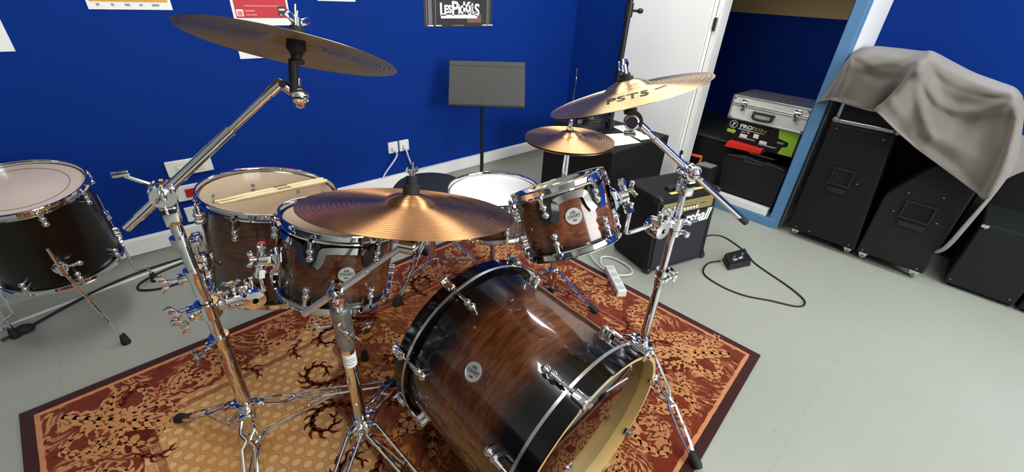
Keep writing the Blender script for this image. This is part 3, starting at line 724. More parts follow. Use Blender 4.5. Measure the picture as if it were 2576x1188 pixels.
# drumsticks lying on the head
hz = .356-.012
def stick(label, p0, p1, off):
    P = V(c3)+n3*(hz+.0085)
    a_, b_ = onp(*p0, P, n3), onp(*p1, P, n3); sd = n3.cross(b_-a_).normalized()*off; a_ += sd; b_ += sd
    t = thing('drumstick', label, 'drumstick', (a_+b_)/2, frame(b_-a_, n3), group='drumsticks on the floor tom')
    Ls = (b_-a_).length
    pr = [(.0008, -.5), (.0035, -.498), (.0052, -.488), (.0046, -.475), (.003, -.466), (.0034, -.44), (.0072, -.25), (.0073, .485), (.006, .497), (.001, .5)]
    MB().lathe([(r, z*Ls) for r, z in pr], 20).build('shaft', STICKW, t, world=False)
    mb = MB(); text_mesh(mb, 'PROMARK', .0105, M.Translation((.0075, -.0, .02)) @ M.Rotation(PI/2, 4, 'Y') @ M.Rotation(PI/2, 4, 'Z') @ M.Rotation(PI, 4, 'Z') @ M.Rotation(PI/2, 4, 'Z'), ext=.0003, bold=.0003)
    mb.build('printed_lettering', DARKINK, t, world=False)
stick('pale wooden drumstick on the floor tom head, the farther of the pair', (543, 510), (816, 452), .0074)
stick('pale wooden drumstick on the floor tom head, the nearer of the pair', (546, 511), (819, 453), -.0074)

# --- snare drum
snare = drum('snare_drum', 'snare drum with white head behind the ride cymbal, beside the hi-hat', (1.05, 1.19, .48), (0, .03, 1), (1, 0, 0), .187, .165, 8, .35, burst('walnut_burst_snare', .165, .0, .04, .13, .165, .5), WHITEHEAD, WHITEHEAD, lz=.06)
# --- lone floor tom near the wall
c5, n5 = V((-.309, 2.204, .32)), V((-.011, -.177, .984)).normalized()
BRL = mat('black_brown_lacquer', (18, 12, 9), .3, spec=.25, coat=.18, var=.35, vscale=12); R14 = .187
m5 = M.Translation(c5) @ frame(n5, (1, 0, 0)).to_4x4()
a5, _ = cyl_angle(130, 550, m5, R14-.009)
lone = drum('floor_tom', 'dark floor tom standing alone by the blue wall with worn head', c5, n5, (1, 0, 0), R14, .353, 8, a5-.12, BRL, SMOKEHEAD, CLEARHEAD, lz=.05)
MB().lathe([(.135, .3426), (.137, .3426), (.137, .342), (.135, .342)], 64, M.Translation((0, .0, 0))).build('head_ring_mark', mat('faint_ring_print', (120, 100, 92), .6), lone, world=False)
a_, z_ = cyl_angle(150, 668, m5, R14-.009)
floor_leg(lone, a_, (-.235, 1.985, 0), z_, R14-.009, bend=False)
floor_leg(lone, .55, (-.085, 2.42, 0), .1, R14-.009)
floor_leg(lone, PI*.93, (-.56, 2.3, 0), .12, R14-.009)

# --- bass drum
ck, nk = V((.669, .856, .3225)), V((.007, -.9985, -.048)).normalized(); RK = .288; RSK = .272; LK = .522
kick = thing('bass_drum', 'large walnut burst bass drum lying on the rug at front centre', 'bass drum', ck, frame(nk, (0, 0, 1)))
BRK = burst('walnut_burst_bass_drum', LK, .115, .2, .33, .42, .95)
mb = MB(); mb.lathe([(RSK-.007, .036), (RSK, .036), (RSK, LK-.036), (RSK-.007, LK-.036)], 128)
mb.build('shell', BRK, kick, world=False)
for z0, z1, zi in ((0, .054, .046), (LK, LK-.054, LK-.050)):
    s = 1 if z1 > z0 else -1
    mb = MB(); mb.lathe([(RSK+.003, z1), (RK-.001, z1), (RK, z1-s*.001), (RK, z0+s*.002), (RK-.002, z0)], 128, mi=0); mb.lathe([(RK-.002, z0), (RSK+.004, z0), (RSK+.003, z0+s*.002), (RSK+.003, z1)], 128, mi=1)
    h = mb.build('hoop', [BLACKGLOSS, MAPLE], kick, world=False)
    MB().lathe([(RK-.001, zi-.0045), (RK+.0012, zi-.004), (RK+.0012, zi+.004), (RK-.001, zi+.0045)], 128).build('chrome_inlay', SATIN, h, world=False)
MB().lathe([(.0005, LK-.032), (RSK-.004, LK-.032), (RSK+.002, LK-.034)], 96).build('resonant_head', BLACKHEAD, kick, world=False)
MB().lathe([(.0005, .03), (RSK-.004, .03), (RSK+.002, .034)], 96).build('batter_head', WHITEHEAD, kick, world=False)
def kick_lug(phi, back):
    a = -math.radians(phi); e, t = er(a), et(a); fr = frame(EZ, e)
    f = (lambda z: z) if back else (lambda z: LK-z); s = 1 if back else -1
    zl = .102
    mb = MB()
    for q in (0, .021): mb.cyl(e*(RSK-.001)+EZ*f(zl+q), e*(RSK+.015)+EZ*f(zl+q), .012, 16); mb.ball(e*(RSK+.015)+EZ*f(zl+q), .0117, 12)
    mb.cyl(e*(RSK+.019)+EZ*f(zl-.03), e*(RSK+.019)+EZ*f(zl+.004), .0065, 12)
    lug = mb.build('lug', CHROME, kick, world=False)
    MB().cyl(e*(RSK+.0205)+EZ*f(-.012), e*(RSK+.019)+EZ*f(zl-.02), .0034, 10).build('tension_rod', CHROME, lug, world=False)
    mb = MB(); mb.box(e*(RK+.0045)+EZ*f(.016), (.009, .026, .04), fr, bev=.003); mb.box(e*(RK+.003)+EZ*f(-.003), (.034, .03, .007), fr, bev=.002)
    mb.box(e*(RK-.013)+EZ*f(.004), (.005, .022, .012), fr, bev=.001)
    mb.cyl(e*(RSK+.0205)+EZ*f(-.002), e*(RSK+.0205)+EZ*f(-.014), .0075, 6)
    for k in (-1, 1): mb.box(e*(RK+.011)+t*k*.009+EZ*f(.016), (.006, .006, .034), fr, bev=.002)
    mb.build('claw_hook', CHROME, kick, world=False)
for phi in (-68, -21, 34, 80, 125, 168, -150, -109): kick_lug(phi, True); kick_lug(phi-(0 if phi != 34 else 4), False)
mk = WM[kick.name]; ab, zb = cyl_angle(1191, 936, mk, RSK); badge(kick, ab, zb, RSK, .025, roll=PI/2+.2)
# spur on the hidden far side
mb = MB(); mb.tube([V((.93, .52, .2)), V((1.0, .42, .012))], .006, 10); mb.ball((.935, .52, .21), .02); sp = mb.build('spur', CHROME, kick)

# ================================================================== CYMBALS
def cymbal(name, label, c, n, R, m, bow=.017, bellr=.055, bellh=.02, cat='cymbal', logo=None, group=None):
    rot = frame(n, (1, 0, 0)); pr = []
    N = 26
    for i in range(N+1):
        r = R+(0.0062-R)*(i/N)
        z = bow*(1-(r/R)**1.8)
        if r < bellr: z += bellh*math.sqrt(max(0, 1-(r/bellr)**2))*.93
        elif r < bellr+.012: z += 0
        pr.append((r, z))
    top = [(r, z+.0006) for r, z in pr]; bot = [(r, z-.0006) for r, z in pr][::-1]
    o = MB().lathe(top+bot, 128, closed=True).build(name, m, auto=60)
    o.matrix_world = M.Translation(V(c)) @ rot.to_4x4(); WM[o.name] = o.matrix_world.copy(); tag(o, label, cat, group)
    if logo:
        mb = MB()
        for txt, size, r, a, sx in logo:
            z = bow*(1-(r/R)**1.8)+.0012; e = er(a); slope = -bow*1.8*(r/R)**.8/R
            nn = (EZ-e*slope).normalized()
            text_mesh(mb, txt, size, M.Translation(e*r+EZ*z) @ frame(nn, et(a)).to_4x4(), ext=.0002, bold=size*.012, sx=sx)
        mb.build('printed_logo', BRZINK, o, world=False)
    return o
BRONZE_RIDE = bronze('bronze_ride', (208, 156, 106), 380, .40, .4)
BRONZE_HAT = bronze('bronze_hats', (224, 178, 128), 420, .38, .2)
BRONZE_CR = bronze('bronze_crash', (238, 204, 154), 420, .40, .15)
BRONZE_DULL = bronze('dull_bronze_crash', (160, 140, 108), 420, .40, .4, .7)
CL_C, CL_N = V((.364, 1.126, 1.189)), V((.306, .189, .933)).normalized()
CL_R = V((.19, .1, .97)).normalized()      # its rod, steeper than the hanging cymbal
RD_C, RD_N = V((.469, .839, .863)), V((.21, .134, .968)).normalized()
CR_C, CR_N = V((.99, .619, 1.121)), V((-.144, .297, .944)).normalized()
HH_C, HH_N = V((1.322, 1.055, .834)), V((0, 0, 1))
def cang(x, y, c, n):
    p = onp(x, y, c, n)-c; f_ = frame(n, (1, 0, 0)); q = f_.transposed() @ p; return math.atan2(q.y, q.x)
cymbal('crash_cymbal', 'large crash cymbal seen from below at upper left before the posters', CL_C, CL_N, .2286, BRONZE_DULL, .02, .06, .02)
cymbal('ride_cymbal', 'wide bronze ride cymbal, lowest of the cymbals, over the rack tom', RD_C, RD_N, .254, BRONZE_RIDE, .018, .062, .022,
       logo=[('ALPHA', .03, .16, cang(1215, 510, RD_C, RD_N), 1.3)])
cymbal('crash_cymbal', 'bright crash cymbal tilted at right before the white door', CR_C, CR_N, .2032, BRONZE_CR, .018, .055, .02,
       logo=[('PST5', .06, .122, cang(1580, 252, CR_C, CR_N), .8), ('SERIES', .012, .12, cang(1620, 236, CR_C, CR_N), 1.0)])
cymbal('hihat_cymbal', 'upper bronze hi-hat cymbal left of the black subwoofer', HH_C, HH_N, .178, BRONZE_HAT, .014, .05, .018, logo=[('PAISTE', .026, .115, cang(1497, 347, HH_C, HH_N), 1.2)], group='hi-hat pair')
h2 = cymbal('hihat_cymbal', 'lower bronze hi-hat cymbal facing down under its partner', HH_C+V((0, 0, -.008)), -HH_N, .178, BRONZE_HAT, .014, .05, .018, group='hi-hat pair')

# ================================================================== STANDS
RZ = .0096     # top of the rug
def double_leg(t, top, foot, gap=.018, pinch=.45, foot_r=.017, r=.0052, flatbar=False):
    top, foot = V(top), V(foot); d = (foot-top).normalized(); side = d.cross(V((0, 0, 1))).normalized(); L = (foot-top).length
    mb = MB(); tip = foot-d*.03
    for s in (-1, 1):
        if pinch:
            p = [top+side*s*gap*.55, top.lerp(tip, .1)+side*s*gap, top.lerp(tip, pinch-.06)+side*s*gap, top.lerp(tip, pinch)+side*s*.006, top.lerp(tip, pinch+.03)+side*s*.006, top.lerp(tip, pinch+.09)+side*s*gap, top.lerp(tip, .88)+side*s*gap*.8, tip+side*s*.004]
        else: p = [top+side*s*gap, top.lerp(tip, .8)+side*s*gap*.8, tip+side*s*.005]
        mb.tube(p, r, 8)
    mb.cyl(top-side*gap*1.3, top+side*gap*1.3, .005, 8)
    lg = mb.build('leg', CHROME, t)
    MB().tube([foot-d*.055, foot-d*.05, foot-d*.012+V((0, 0, .004)), foot+V((0, 0, .002))], [.008, foot_r*.72, foot_r, foot_r*.85], 14).build('rubber_foot', BLACKRUB, lg)
    return lg
def brace(t, hub, leg_pt, r=.0045):
    h, q = V(hub), V(leg_pt); d = (q-h).normalized(); side = d.cross(V((0, 0, 1))).normalized()
    mb = MB()
    for s in (-1, 1): mb.tube([h+side*s*.007, q+side*s*.007], r*.7, 8)
    mb.cyl(h-side*.012, h+side*.012, .006, 8); mb.cyl(q-side*.014, q+side*.014, .0045, 8)
    mb.build('brace', CHROME, t)
def tripod(t, x, y, zc, zh, feet, brace_at=.5, tube_r=.019, ztop=.5, gap=.018, pinch=.45, base_z=.03):
    mb = MB(); mb.cyl((x, y, base_z), (x, y, ztop), tube_r, 24); mb.build('base_tube', CHROME, t)
    mb = MB(); mb.lathe([(tube_r+.0005, -.02), (tube_r+.007, -.018), (tube_r+.007, .018), (tube_r+.0005, .02)], 24, M.Translation((x, y, zc)))
    for f in feet:
        d = (V((f[0], f[1], 0))-V((x, y, 0))).normalized(); mb.box(V((x, y, zc-.006))+d*(tube_r+.016), (.03, .034, .022), frame(EZ, d), bev=.004)
    d = V((-1, -.6, 0)).normalized(); mb.cyl(V((x, y, zc))+d*tube_r, V((x, y, zc))+d*(tube_r+.03), .006, 10); wing(mb, V((x, y, zc))+d*(tube_r+.036), d, .012)
    mb.build('leg_collar', CHROME, t)
    mb = MB(); mb.lathe([(tube_r+.0005, -.008), (tube_r+.005, -.007), (tube_r+.005, .007), (tube_r+.0005, .008)], 24, M.Translation((x, y, zh))); mb.build('brace_hub', CHROME, t)
    for f in feet:
        f = V(f); d = (V((f.x, f.y, 0))-V((x, y, 0))).normalized(); top = V((x, y, zc-.008))+d*(tube_r+.024)
        double_leg(t, top, f, gap, pinch)
        brace(t, V((x, y, zh))+d*(tube_r+.006), top.lerp(f, brace_at))
def tube_seg(t, x, y, z0, z1, r, name='tube'): MB().cyl((x, y, z0), (x, y, z1), r, 20).build(name, CHROME, t)
def height_collar(t, x, y, z, r_in, r_out, wd, h=.05, m=CHROME):
    mb = MB(); mb.lathe([(r_in+.0004, h*.5), (r_out+.004, h*.5), (r_out+.004, h*.15), (r_out+.001, 0), (r_out+.001, -h*.6), (r_out, -h*.6)], 24, M.Translation((x, y, z)))
    wd = V(wd).normalized(); c = V((x, y, z+h*.2)); mb.box(c+wd*(r_out+.008), (.022, .022, .024), frame(EZ, wd), bev=.003)
    mb.cyl(c+wd*(r_out+.01), c+wd*(r_out+.035), .0055, 10); wing(mb, c+wd*(r_out+.042), wd, .015)
    mb.build('height_clamp', m, t)
def memory_lock(t, x, y, z, r, wd):
    mb = MB(); mb.lathe([(r+.0004, -.01), (r+.009, -.01), (r+.009, .01), (r+.0004, .01)], 20, M.Translation((x, y, z)))
    wd = V(wd).normalized(); s_ = wd.cross(EZ); c = V((x, y, z))
    mb.box(c+wd*(r+.016), (.024, .026, .018), frame(EZ, wd), bev=.003); mb.cyl(c+wd*(r+.018)-s_*.022, c+wd*(r+.018)+s_*.022, .005, 10)
    mb.box(c+wd*(r+.02)+s_*.028, (.016, .008, .02), frame(EZ, wd), bev=.002); mb.build('memory_lock', CHROME, t)
def boom_tilter(t, c, axis_b, r=.028):      # ratchet holding a boom rod
    c = V(c); b = V(axis_b).normalized(); s_ = b.cross(EZ).normalized(); mb = MB()
    mb.cyl(c-s_*.022, c-s_*.008, r, 24); mb.cyl(c+s_*.008, c+s_*.024, r*.92, 24); mb.cyl(c-s_*.03, c+s_*.034, .008, 12)
    mb.box(c+s_*.0, (.05, .03, .03), frame(EZ, b), bev=.004); mb.ball(c-s_*.022, r*.8, 16, scale=(1, 1, 1))
    mb.tube([c-V((0, 0, .075)), c-V((0, 0, .02))], [.0155, .02], 16)
    mb.box(c-V((0, 0, .05))+s_*.0, (.032, .05, .05), frame(EZ, b), bev=.006)
    for q in (-.016, .016): mb.cyl(c+b*q-s_*.045, c+b*q+s_*.04, .0045, 8)
    wing(mb, c+s_*.045, s_, .016); mb.build('boom_tilter', CHROME, t)
def cymbal_seat(t, tip, c, n, sleeve=.12, top=.055, joint=.03, axis=None):
    tip, c, n = V(tip), V(c), V(n).normalized(); base = c-n*sleeve; fr = frame(n, (1, 0, 0)).to_4x4(); T = M.Translation
    mb = MB(); mb.cyl(base, c+n*(top+.03), .0032, 10); mb.build('cymbal_rod', CHROME, t)
    mb = MB(); mb.ball(base-n*.012, joint*.9, 18, scale=(1, .55, 1), rot=frame(EZ, (base-tip).cross(EZ) if (base-tip).cross(EZ).length > .01 else (1, 0, 0)).transposed()); mb.cyl(base-n*.02, base+n*.03, .009, 14)
    mb.tube([tip, (base-n*.01)], [.011, .013], 14); q = (base-n*.01); s_ = (q-tip).cross(EZ); s_ = V(axis).normalized() if axis else s_.normalized()
    mb.cyl(tip-s_*.016, tip+s_*.016, .009, 6); mb.cyl(q-s_*.02, q+s_*.02, .02, 20); mb.ball(q-s_*.019, .0198, 18, scale=(1, 1, .42), rot=frame(s_, EZ)); mb.ball(q+s_*.019, .0198, 18, scale=(1, 1, .42), rot=frame(s_, EZ))
    if axis: mb.cyl(q+s_*.024, q+s_*.03, .015, 18); mb.box(q-EZ*.03+s_*.015, (.016, .03, .012), frame(EZ, s_), bev=.003)
    mb.build('cymbal_tilter', CHROME, t)
    if axis: MB().lathe([(.0205, -.01), (.0275, -.009), (.0275, .009), (.0205, .01)], 24, T(q+s_*.012) @ frame(s_, EZ).to_4x4(), a0=-2.0, a1=.6).build('rubber_ring', BLACKRUB, t)
    mb = MB(); mb.lathe([(.004, -.05), (.0165, -.046), (.0175, -.038), (.012, -.036), (.012, -.028), (.022, -.014), (.02, -.006+.012), (.004, .006)], 24, T(c) @ fr); mb.build('felt_seat', BLACKRUB, t)
    return fr
def cymbal_top(t, c, n, zb, wname='wing_nut', felt=.022, fh=.024, sz=.013):
    c, n = V(c), V(n).normalized(); fr = frame(n, (1, .3, 0)).to_4x4(); mb = MB()
    mb.lathe([(.004, zb), (felt, zb), (felt, zb+fh*.5), (felt*.7, zb+fh*.55), (felt*.7, zb+fh), (.004, zb+fh)], 24, M.Translation(c) @ fr); mb.build('top_felt', BLACKRUB, t)
    mb = MB(); q = c+n*(zb+fh); wing(mb, q+n*.008, n, sz, (1, .3, 0)); mb.cyl(q, q+n*.035, .0035, 8); mb.build(wname, CHROME, t)

# --- left boom stand: tall cymbal boom with multi-clamp holding the rack tom
LX, LY = .035, 1.157
t = thing('boom_cymbal_stand', 'tall chrome boom stand at left holding the crash cymbal and rack tom', 'cymbal stand', (LX, LY, RZ))
tripod(t, LX, LY, .192, .048, [(-.147, 1.428, RZ), (.50, 1.09, RZ), (-.06, .86, RZ)], .5, .019, .475, gap=.017, pinch=.2)
height_collar(t, LX, LY, .46, .0145, .02, (-.8, -.5, 0), .045); tube_seg(t, LX, LY, .46, .69, .0145, 'middle_tube')
height_collar(t, LX, LY, .665, .0125, .017, (-.9, .1, 0), .075); tube_seg(t, LX, LY, .68, .87, .0127, 'upper_tube')
memory_lock(t, LX, LY, .785, .0127, (.9, -.3, 0))
PL = V((LX, LY, .905)); TL = CL_C+CL_N*.02-CL_R*.098+V((-.036, .0, .012))
bd = (TL-PL).normalized(); boom_tilter(t, PL, bd, .027)
E0 = PL-bd*.108
mb = MB(); mb.tube([E0+bd*.035, PL+bd*.2], .0115, 16); mb.tube([E0, E0+bd*.04], .0095, 16); mb.cyl(PL+bd*.1965, PL+bd*.2035, .0125, 16); mb.tube([PL+bd*.2, TL-bd*.02], .0088, 16); mb.cyl(TL-bd*.05, TL-bd*.043, .0098, 14); mb.tube([TL-bd*.035, TL], .0115, 14)
mb.build('boom_arm', CHROME, t)
cymbal_seat(t, TL, CL_C+CL_N*.02, CL_R, .108, .05, .032)
q = CL_C+CL_N*.02-CL_R*.108
MB().tube([q+V((-.012, -.012, .0)), q+V((-.012, -.012, .0))+CL_R*.07], [.0105, .0105], 14).build('rubber_sleeve', BLACKRUB, t)
cymbal_top(t, CL_C, CL_N, .034, sz=.017, fh=.02)
# wing bolt hanging at the tilter
mb = MB(); s_ = bd.cross(EZ).normalized(); mb.tube([PL-s_*.03, PL-s_*.03-bd*.0+V((-.055, 0, .045))], [.006, .0045], 10); mb.box(PL-s_*.03+V((-.06, 0, .05)), (.03, .008, .014), frame(EZ, (-1, .2, .8)), bev=.003); mb.build('wing_bolt', CHROME, t)
# multi-clamp and L-rod to the rack tom
def multi_clamp(t, x, y, z, r, d, reach, lrod, back=True):
    d = V(d).normalized(); s_ = EZ.cross(d); c = V((x, y, z)); e = c+d*reach; mb = MB(); fr = frame(EZ, d)
    mb.lathe([(r+.0005, -.022), (r+.011, -.022), (r+.011, .022), (r+.0005, .022)], 24, M.Translation(c))
    mb.tube([c+d*.01, c+d*reach*.3, c+d*reach*.7, c+d*reach], [.016, .0135, .0135, .017], 18)
    mb.box(c-d*(r+.014), (.03, .03, .034) if back else (.02, .024, .028), fr, bev=.005)
    mb.cyl(c-d*(r+.02)-s_*.03, c-d*(r+.02)+s_*.03, .006, 10); mb.cyl(c-d*.01+s_*(r+.008), c-d*(r+.06)+s_*(r+.008), .005, 10); 
    if back: wing(mb, c-d*(r+.05)+s_*.012, -d, .017); wing(mb, c-d*(r+.04)-s_*.02-EZ*.012, (-d-EZ*.4), .015)
    mb.lathe([(.0085, -.03), (.027, -.028), (.03, -.012), (.03, .012), (.027, .028), (.0085, .03)], 20, M.Translation(e) @ frame(s_, EZ).to_4x4())
    for k, (p, h) in enumerate(((.35, .045), (.62, .055), (.8, .042), (1.05, .05))):
        b = c+d*reach*p+s_*(.012 if k % 2 else -.01); mb.cyl(b, b+EZ*h*.75, .0048, 10); wing(mb, b+EZ*h*.8, EZ, .0125, (1, .4*k-.6, 0))
    for p in (.45, .9): mb.cyl(c+d*reach*p-s_*.03, c+d*reach*p+s_*.03, .0055, 8)
    mb.ball(c+d*reach*.72-EZ*.012, .02, 16, scale=(1.3, .9, .8), rot=fr)
    mb.build('multi_clamp', CHROME, t)
    MB().tube(smooth_path(lrod, 5), .0062, 12).build('l_rod', CHROME, t)
b_ = tomL_low
multi_clamp(t, LX, LY, .575, .0165, (1, -.12, 0), .105, [V((LX+.06, LY-.008, .583)), V((LX+.13, LY-.016, .582)), V((b_.x-.03, b_.y, .586)), V((b_.x-.004, b_.y, .592)), V((b_.x, b_.y, .612)), b_+V((0, 0, .04))])

# --- right boom stand
RX, RY = 1.2, .498
t = thing('boom_cymbal_stand', 'chrome boom stand right of the bass drum holding the tilted crash and small tom', 'cymbal stand', (RX, RY, RZ))
tripod(t, RX, RY, .235, .06, [(1.061, .150, RZ), (1.12, .86, RZ), (1.0, .62, RZ)], .5, .0155, .5, gap=.015, pinch=.46)
height_collar(t, RX, RY, .5, .012, .0155, (.9, -.35, 0), .045); tube_seg(t, RX, RY, .5, .79, .012, 'middle_tube')
memory_lock(t, RX, RY, .7, .012, (.9, -.4, 0)); tube_seg(t, RX, RY, .79, .87, .0105, 'upper_tube'); memory_lock(t, RX, RY, .545, .012, (.8, -.6, 0))
PR = V((RX, RY, .905)); TR = CR_C-CR_N*.05+V((.025, -.006, -.022)); bd = (TR-PR).normalized(); boom_tilter(t, PR, bd, .024)
E0 = PR-bd*.30
mb = MB(); mb.tube([E0, PR+bd*.17], .0095, 16); mb.tube([PR+bd*.17, TR-bd*.01], .0075, 14); mb.cyl(PR+bd*.165, PR+bd*.175, .0105, 14); mb.tube([TR-bd*.045, TR], .011, 14)
mb.build('boom_arm', CHROME, t)
MB().tube([E0-bd*.03, E0-bd*.028, E0+bd*.012], [.008, .0108, .0108], 14).build('rubber_cap', BLACKRUB, t)
cymbal_seat(t, TR, CR_C, CR_N, .058, .05, .026, axis=(-.84, -.54, .1)); cymbal_top(t, CR_C, CR_N, .034, felt=.0195, fh=.018, sz=.02)
b_ = tomR_low; d_ = V((b_.x-RX, b_.y-RY, 0)).normalized()
multi_clamp(t, RX, RY, .735, .012, d_, .085, [V((RX, RY, .745))+d_*.03, V((RX, RY, .745))+d_*.12, V((b_.x, b_.y, .742))-d_*.02, V((b_.x, b_.y, .748)), V((b_.x, b_.y, .765)), b_+V((0, 0, .03))], back=False)

# --- ride stand in the middle
MX, MY = .281, .9
t = thing('ride_cymbal_stand', 'chrome stand with grey upper joint and white sticker in front of the rack tom', 'cymbal stand', (MX, MY, RZ))
tripod(t, MX, MY, .17, .105, [(.03, .72, RZ), (.36, .58, RZ), (.52, 1.10, RZ)], .45, .0175, .52, gap=.02, pinch=0, base_z=.05)
mb = MB(); mb.lathe([(.018, .475), (.0195, .485), (.0235, .50), (.0245, .53), (.0225, .533), (.0225, .536), (.0245, .54), (.0235, .592), (.0252, .596), (.0252, .612), (.023, .618), (.012, .618)], 32, M.Translation((MX, MY, 0)))
f_ = ray(860, 820).normalized(); f_ = V((-f_.x, -f_.y, 0)).normalized(); r_ = EZ.cross(f_)
mb.build('tension_housing', GREYMET, t)
mb = MB(); c = V((MX, MY, .565))
mb.tube(smooth_path([c+f_*.024+EZ*.02-r_*.006, c+f_*.03+EZ*.012-r_*.012, c+f_*.03-EZ*.01, c+f_*.028-EZ*.035+r_*.008]), .003, 8); mb.ball(c+f_*.031-EZ*.012+r_*.004, .008, 10); mb.tube([c+f_*.031-EZ*.012+r_*.004, c+f_*.034-EZ*.045+r_*.018], .0035, 8)
mb.cyl(c-r_*.028, c-r_*.05, .006, 10); wing(mb, c-r_*.056, -r_, .011); mb.build('cam_lever', CHROME, t)
MB().lathe([(.0178, .415), (.0184, .415), (.0184, .46), (.0178, .46)], 28, M.Translation((MX, MY, 0))).build('white_sticker', PAPER, t)['label'] = 'white paper sticker on the tube'
mb = MB()
for z, a0_, a1_ in ((.445, .2, .9), (.437, .15, .95), (.426, .25, .8)):
    a = math.atan2(f_.y, f_.x); mb.lathe([(.0185, z), (.0187, z), (.0187, z+.0025), (.0185, z+.0025)], 12, M.Translation((MX, MY, 0)), a0=a-1.1+a0_, a1=a-1.1+a1_*2)
mb.build('sticker_print', GREYPR, t)
tube_seg(t, MX, MY, .6, .64, .0145, 'upper_tube')
PM = V((MX, MY, .665)); TM = RD_C-RD_N*.085; bd = (TM-PM).normalized()
mb = MB(); s_ = bd.cross(EZ).normalized(); mb.ball(PM, .023, 18); mb.cyl(PM-s_*.026, PM+s_*.026, .02, 20); mb.box(PM-EZ*.022, (.03, .03, .04), frame(EZ, bd), bev=.006); mb.tube([PM+s_*.02, PM+s_*.055+V((-.012, .0, .012))], [.006, .004], 8); wing(mb, PM+s_*.05, s_, .013)
mb.build('boom_tilter', CHROME, t)
E0 = PM-bd*.10
mb = MB(); mb.tube([E0, PM+bd*.09], .0098, 6); mb.tube([PM+bd*.09, TM], .0075, 14); mb.cyl(PM+bd*.085, PM+bd*.094, .0105, 12); mb.build('boom_arm', SATIN, t)
cymbal_seat(t, TM, RD_C, RD_N, .085, .05, .022); cymbal_top(t, RD_C, RD_N, .038, felt=.0195, fh=.042, sz=.012)

# --- hi-hat stand
HX, HY = 1.318, 1.055
t = thing('hihat_stand', 'chrome hi-hat stand with tall pull rod carrying the pair of hi-hats', 'hi-hat stand', (HX, HY, RZ))
MB().cyl((HX, HY, .05), (HX, HY, 1.1), .0034, 10).build('pull_rod', CHROME, t)
mb = MB(); mb.cyl((HX, HY, .1), (HX, HY, .42), .0155, 20); mb.cyl((HX, HY, .40), (HX, HY, .79), .0125, 20); mb.lathe([(.01, .775), (.024, .785), (.024, .795), (.012, .80), (.012, .815), (.004, .815)], 20, M.Translation((HX, HY, 0))); mb.build('tube', CHROME, t)
height_collar(t, HX, HY, .41, .0125, .016, (-.8, -.5, 0), .05)
mb = MB(); mb.lathe([(.004, .866), (.014, .866), (.014, .876), (.009, .878), (.009, .91), (.004, .912)], 18, M.Translation((HX, HY, 0))); wing(mb, (HX-.02, HY-.01, .893), (-.9, -.4, .3), .008); mb.tube([(HX, HY, .897), (HX-.03, HY-.01, .882)], .003, 8); mb.build('clutch', CHROME, t)
MB().lathe([(.004, .862), (.016, .862), (.016, .872), (.004, .872)], 20, M.Translation((HX, HY, 0))).build('clutch_felt', BLACKRUB, t)
mb = MB(); mb.lathe([(.0157, -.025), (.025, -.023), (.025, .02), (.0157, .022)], 20, M.Translation((HX, HY, .185))); mb.build('leg_collar', CHROME, t)
MB().cyl((HX, HY, .02), (HX, HY, .11), .0145, 16).build('lower_sleeve', BLACKMET, t)
for f in ((1.435, .853, RZ), (1.52, 1.23, RZ), (1.11, 1.30, RZ)): 
    f = V(f); d = V((f.x-HX, f.y-HY, 0)).normalized(); double_leg(t, V((HX, HY, .19))+d*.028, f, .008, 0); brace(t, V((HX, HY, .09))+d*.018, (V((HX, HY, .19))+d*.028).lerp(f, .5))
MB().box((1.30, 1.22, .03), (.085, .26, .012), M.Rotation(-.12, 3, 'X'), bev=.004).build('foot_pedal', CHROME, t)

# --- snare stand
SX, SY = 1.05, 1.19
t = thing('snare_stand', 'low chrome snare stand under the white-headed snare drum', 'snare stand', (SX, SY, RZ))
mb = MB(); mb.cyl((SX, SY, .06), (SX, SY, .44), .0127, 18); mb.build('tube', CHROME, t)
for k in range(3):
    a = .5+k*2*PI/3; e = er(a); mb = MB(); mb.tube([V((SX, SY, .44)), V((SX, SY, .452))+e*.09, V((SX, SY, .455))+e*.183, V((SX, SY, .495))+e*.194], .0055, 10); bk = mb.build('basket_arm', CHROME, t)
    f = V((SX, SY, RZ))+er(a+.4)*.27; d = er(a+.4); double_leg(t, V((SX, SY, .21))+d*.025, f, .008, 0); brace(t, V((SX, SY, .09))+d*.016, (V((SX, SY, .21))+d*.025).lerp(f, .5))
mb = MB(); mb.lathe([(.013, -.02), (.021, -.018), (.021, .018), (.013, .02)], 18, M.Translation((SX, SY, .21))); mb.build('leg_collar', CHROME, t)

# --- throne
TX, TY = 1.011, 1.61
t = thing('drum_throne', 'round black drum stool between the ride cymbal and the blue wall', 'stool', (TX, TY, RZ))
MB().lathe([(.001, .525), (.12, .525), (.155, .52), (.168, .505), (.17, .49), (.168, .465), (.158, .455), (.001, .455)], 64, M.Translation((TX, TY, 0))).build('seat', SEATM, t)
mb = MB(); mb.cyl((TX, TY, .06), (TX, TY, .3), .016, 18); mb.cyl((TX, TY, .28), (TX, TY, .455), .0127, 18); mb.lathe([(.013, .285), (.024, .288), (.024, .315), (.013, .318)], 18, M.Translation((TX, TY, 0))); mb.build('post', CHROME, t)
mb = MB(); mb.lathe([(.0165, -.016), (.026, -.014), (.026, .014), (.0165, .016)], 18, M.Translation((TX, TY, .29))); mb.lathe([(.0165, -.01), (.022, -.009), (.022, .009), (.0165, .01)], 18, M.Translation((TX, TY, .1))); mb.build('leg_collar', CHROME, t)
for f in ((.722, 1.498, RZ), (1.24, 1.40, RZ), (1.08, 1.80, RZ)):
    f = V(f); d = V((f.x-TX, f.y-TY, 0)).normalized(); double_leg(t, V((TX, TY, .29))+d*.03, f, .012, 0, .02); brace(t, V((TX, TY, .1))+d*.022, (V((TX, TY, .29))+d*.03).lerp(f, .66))

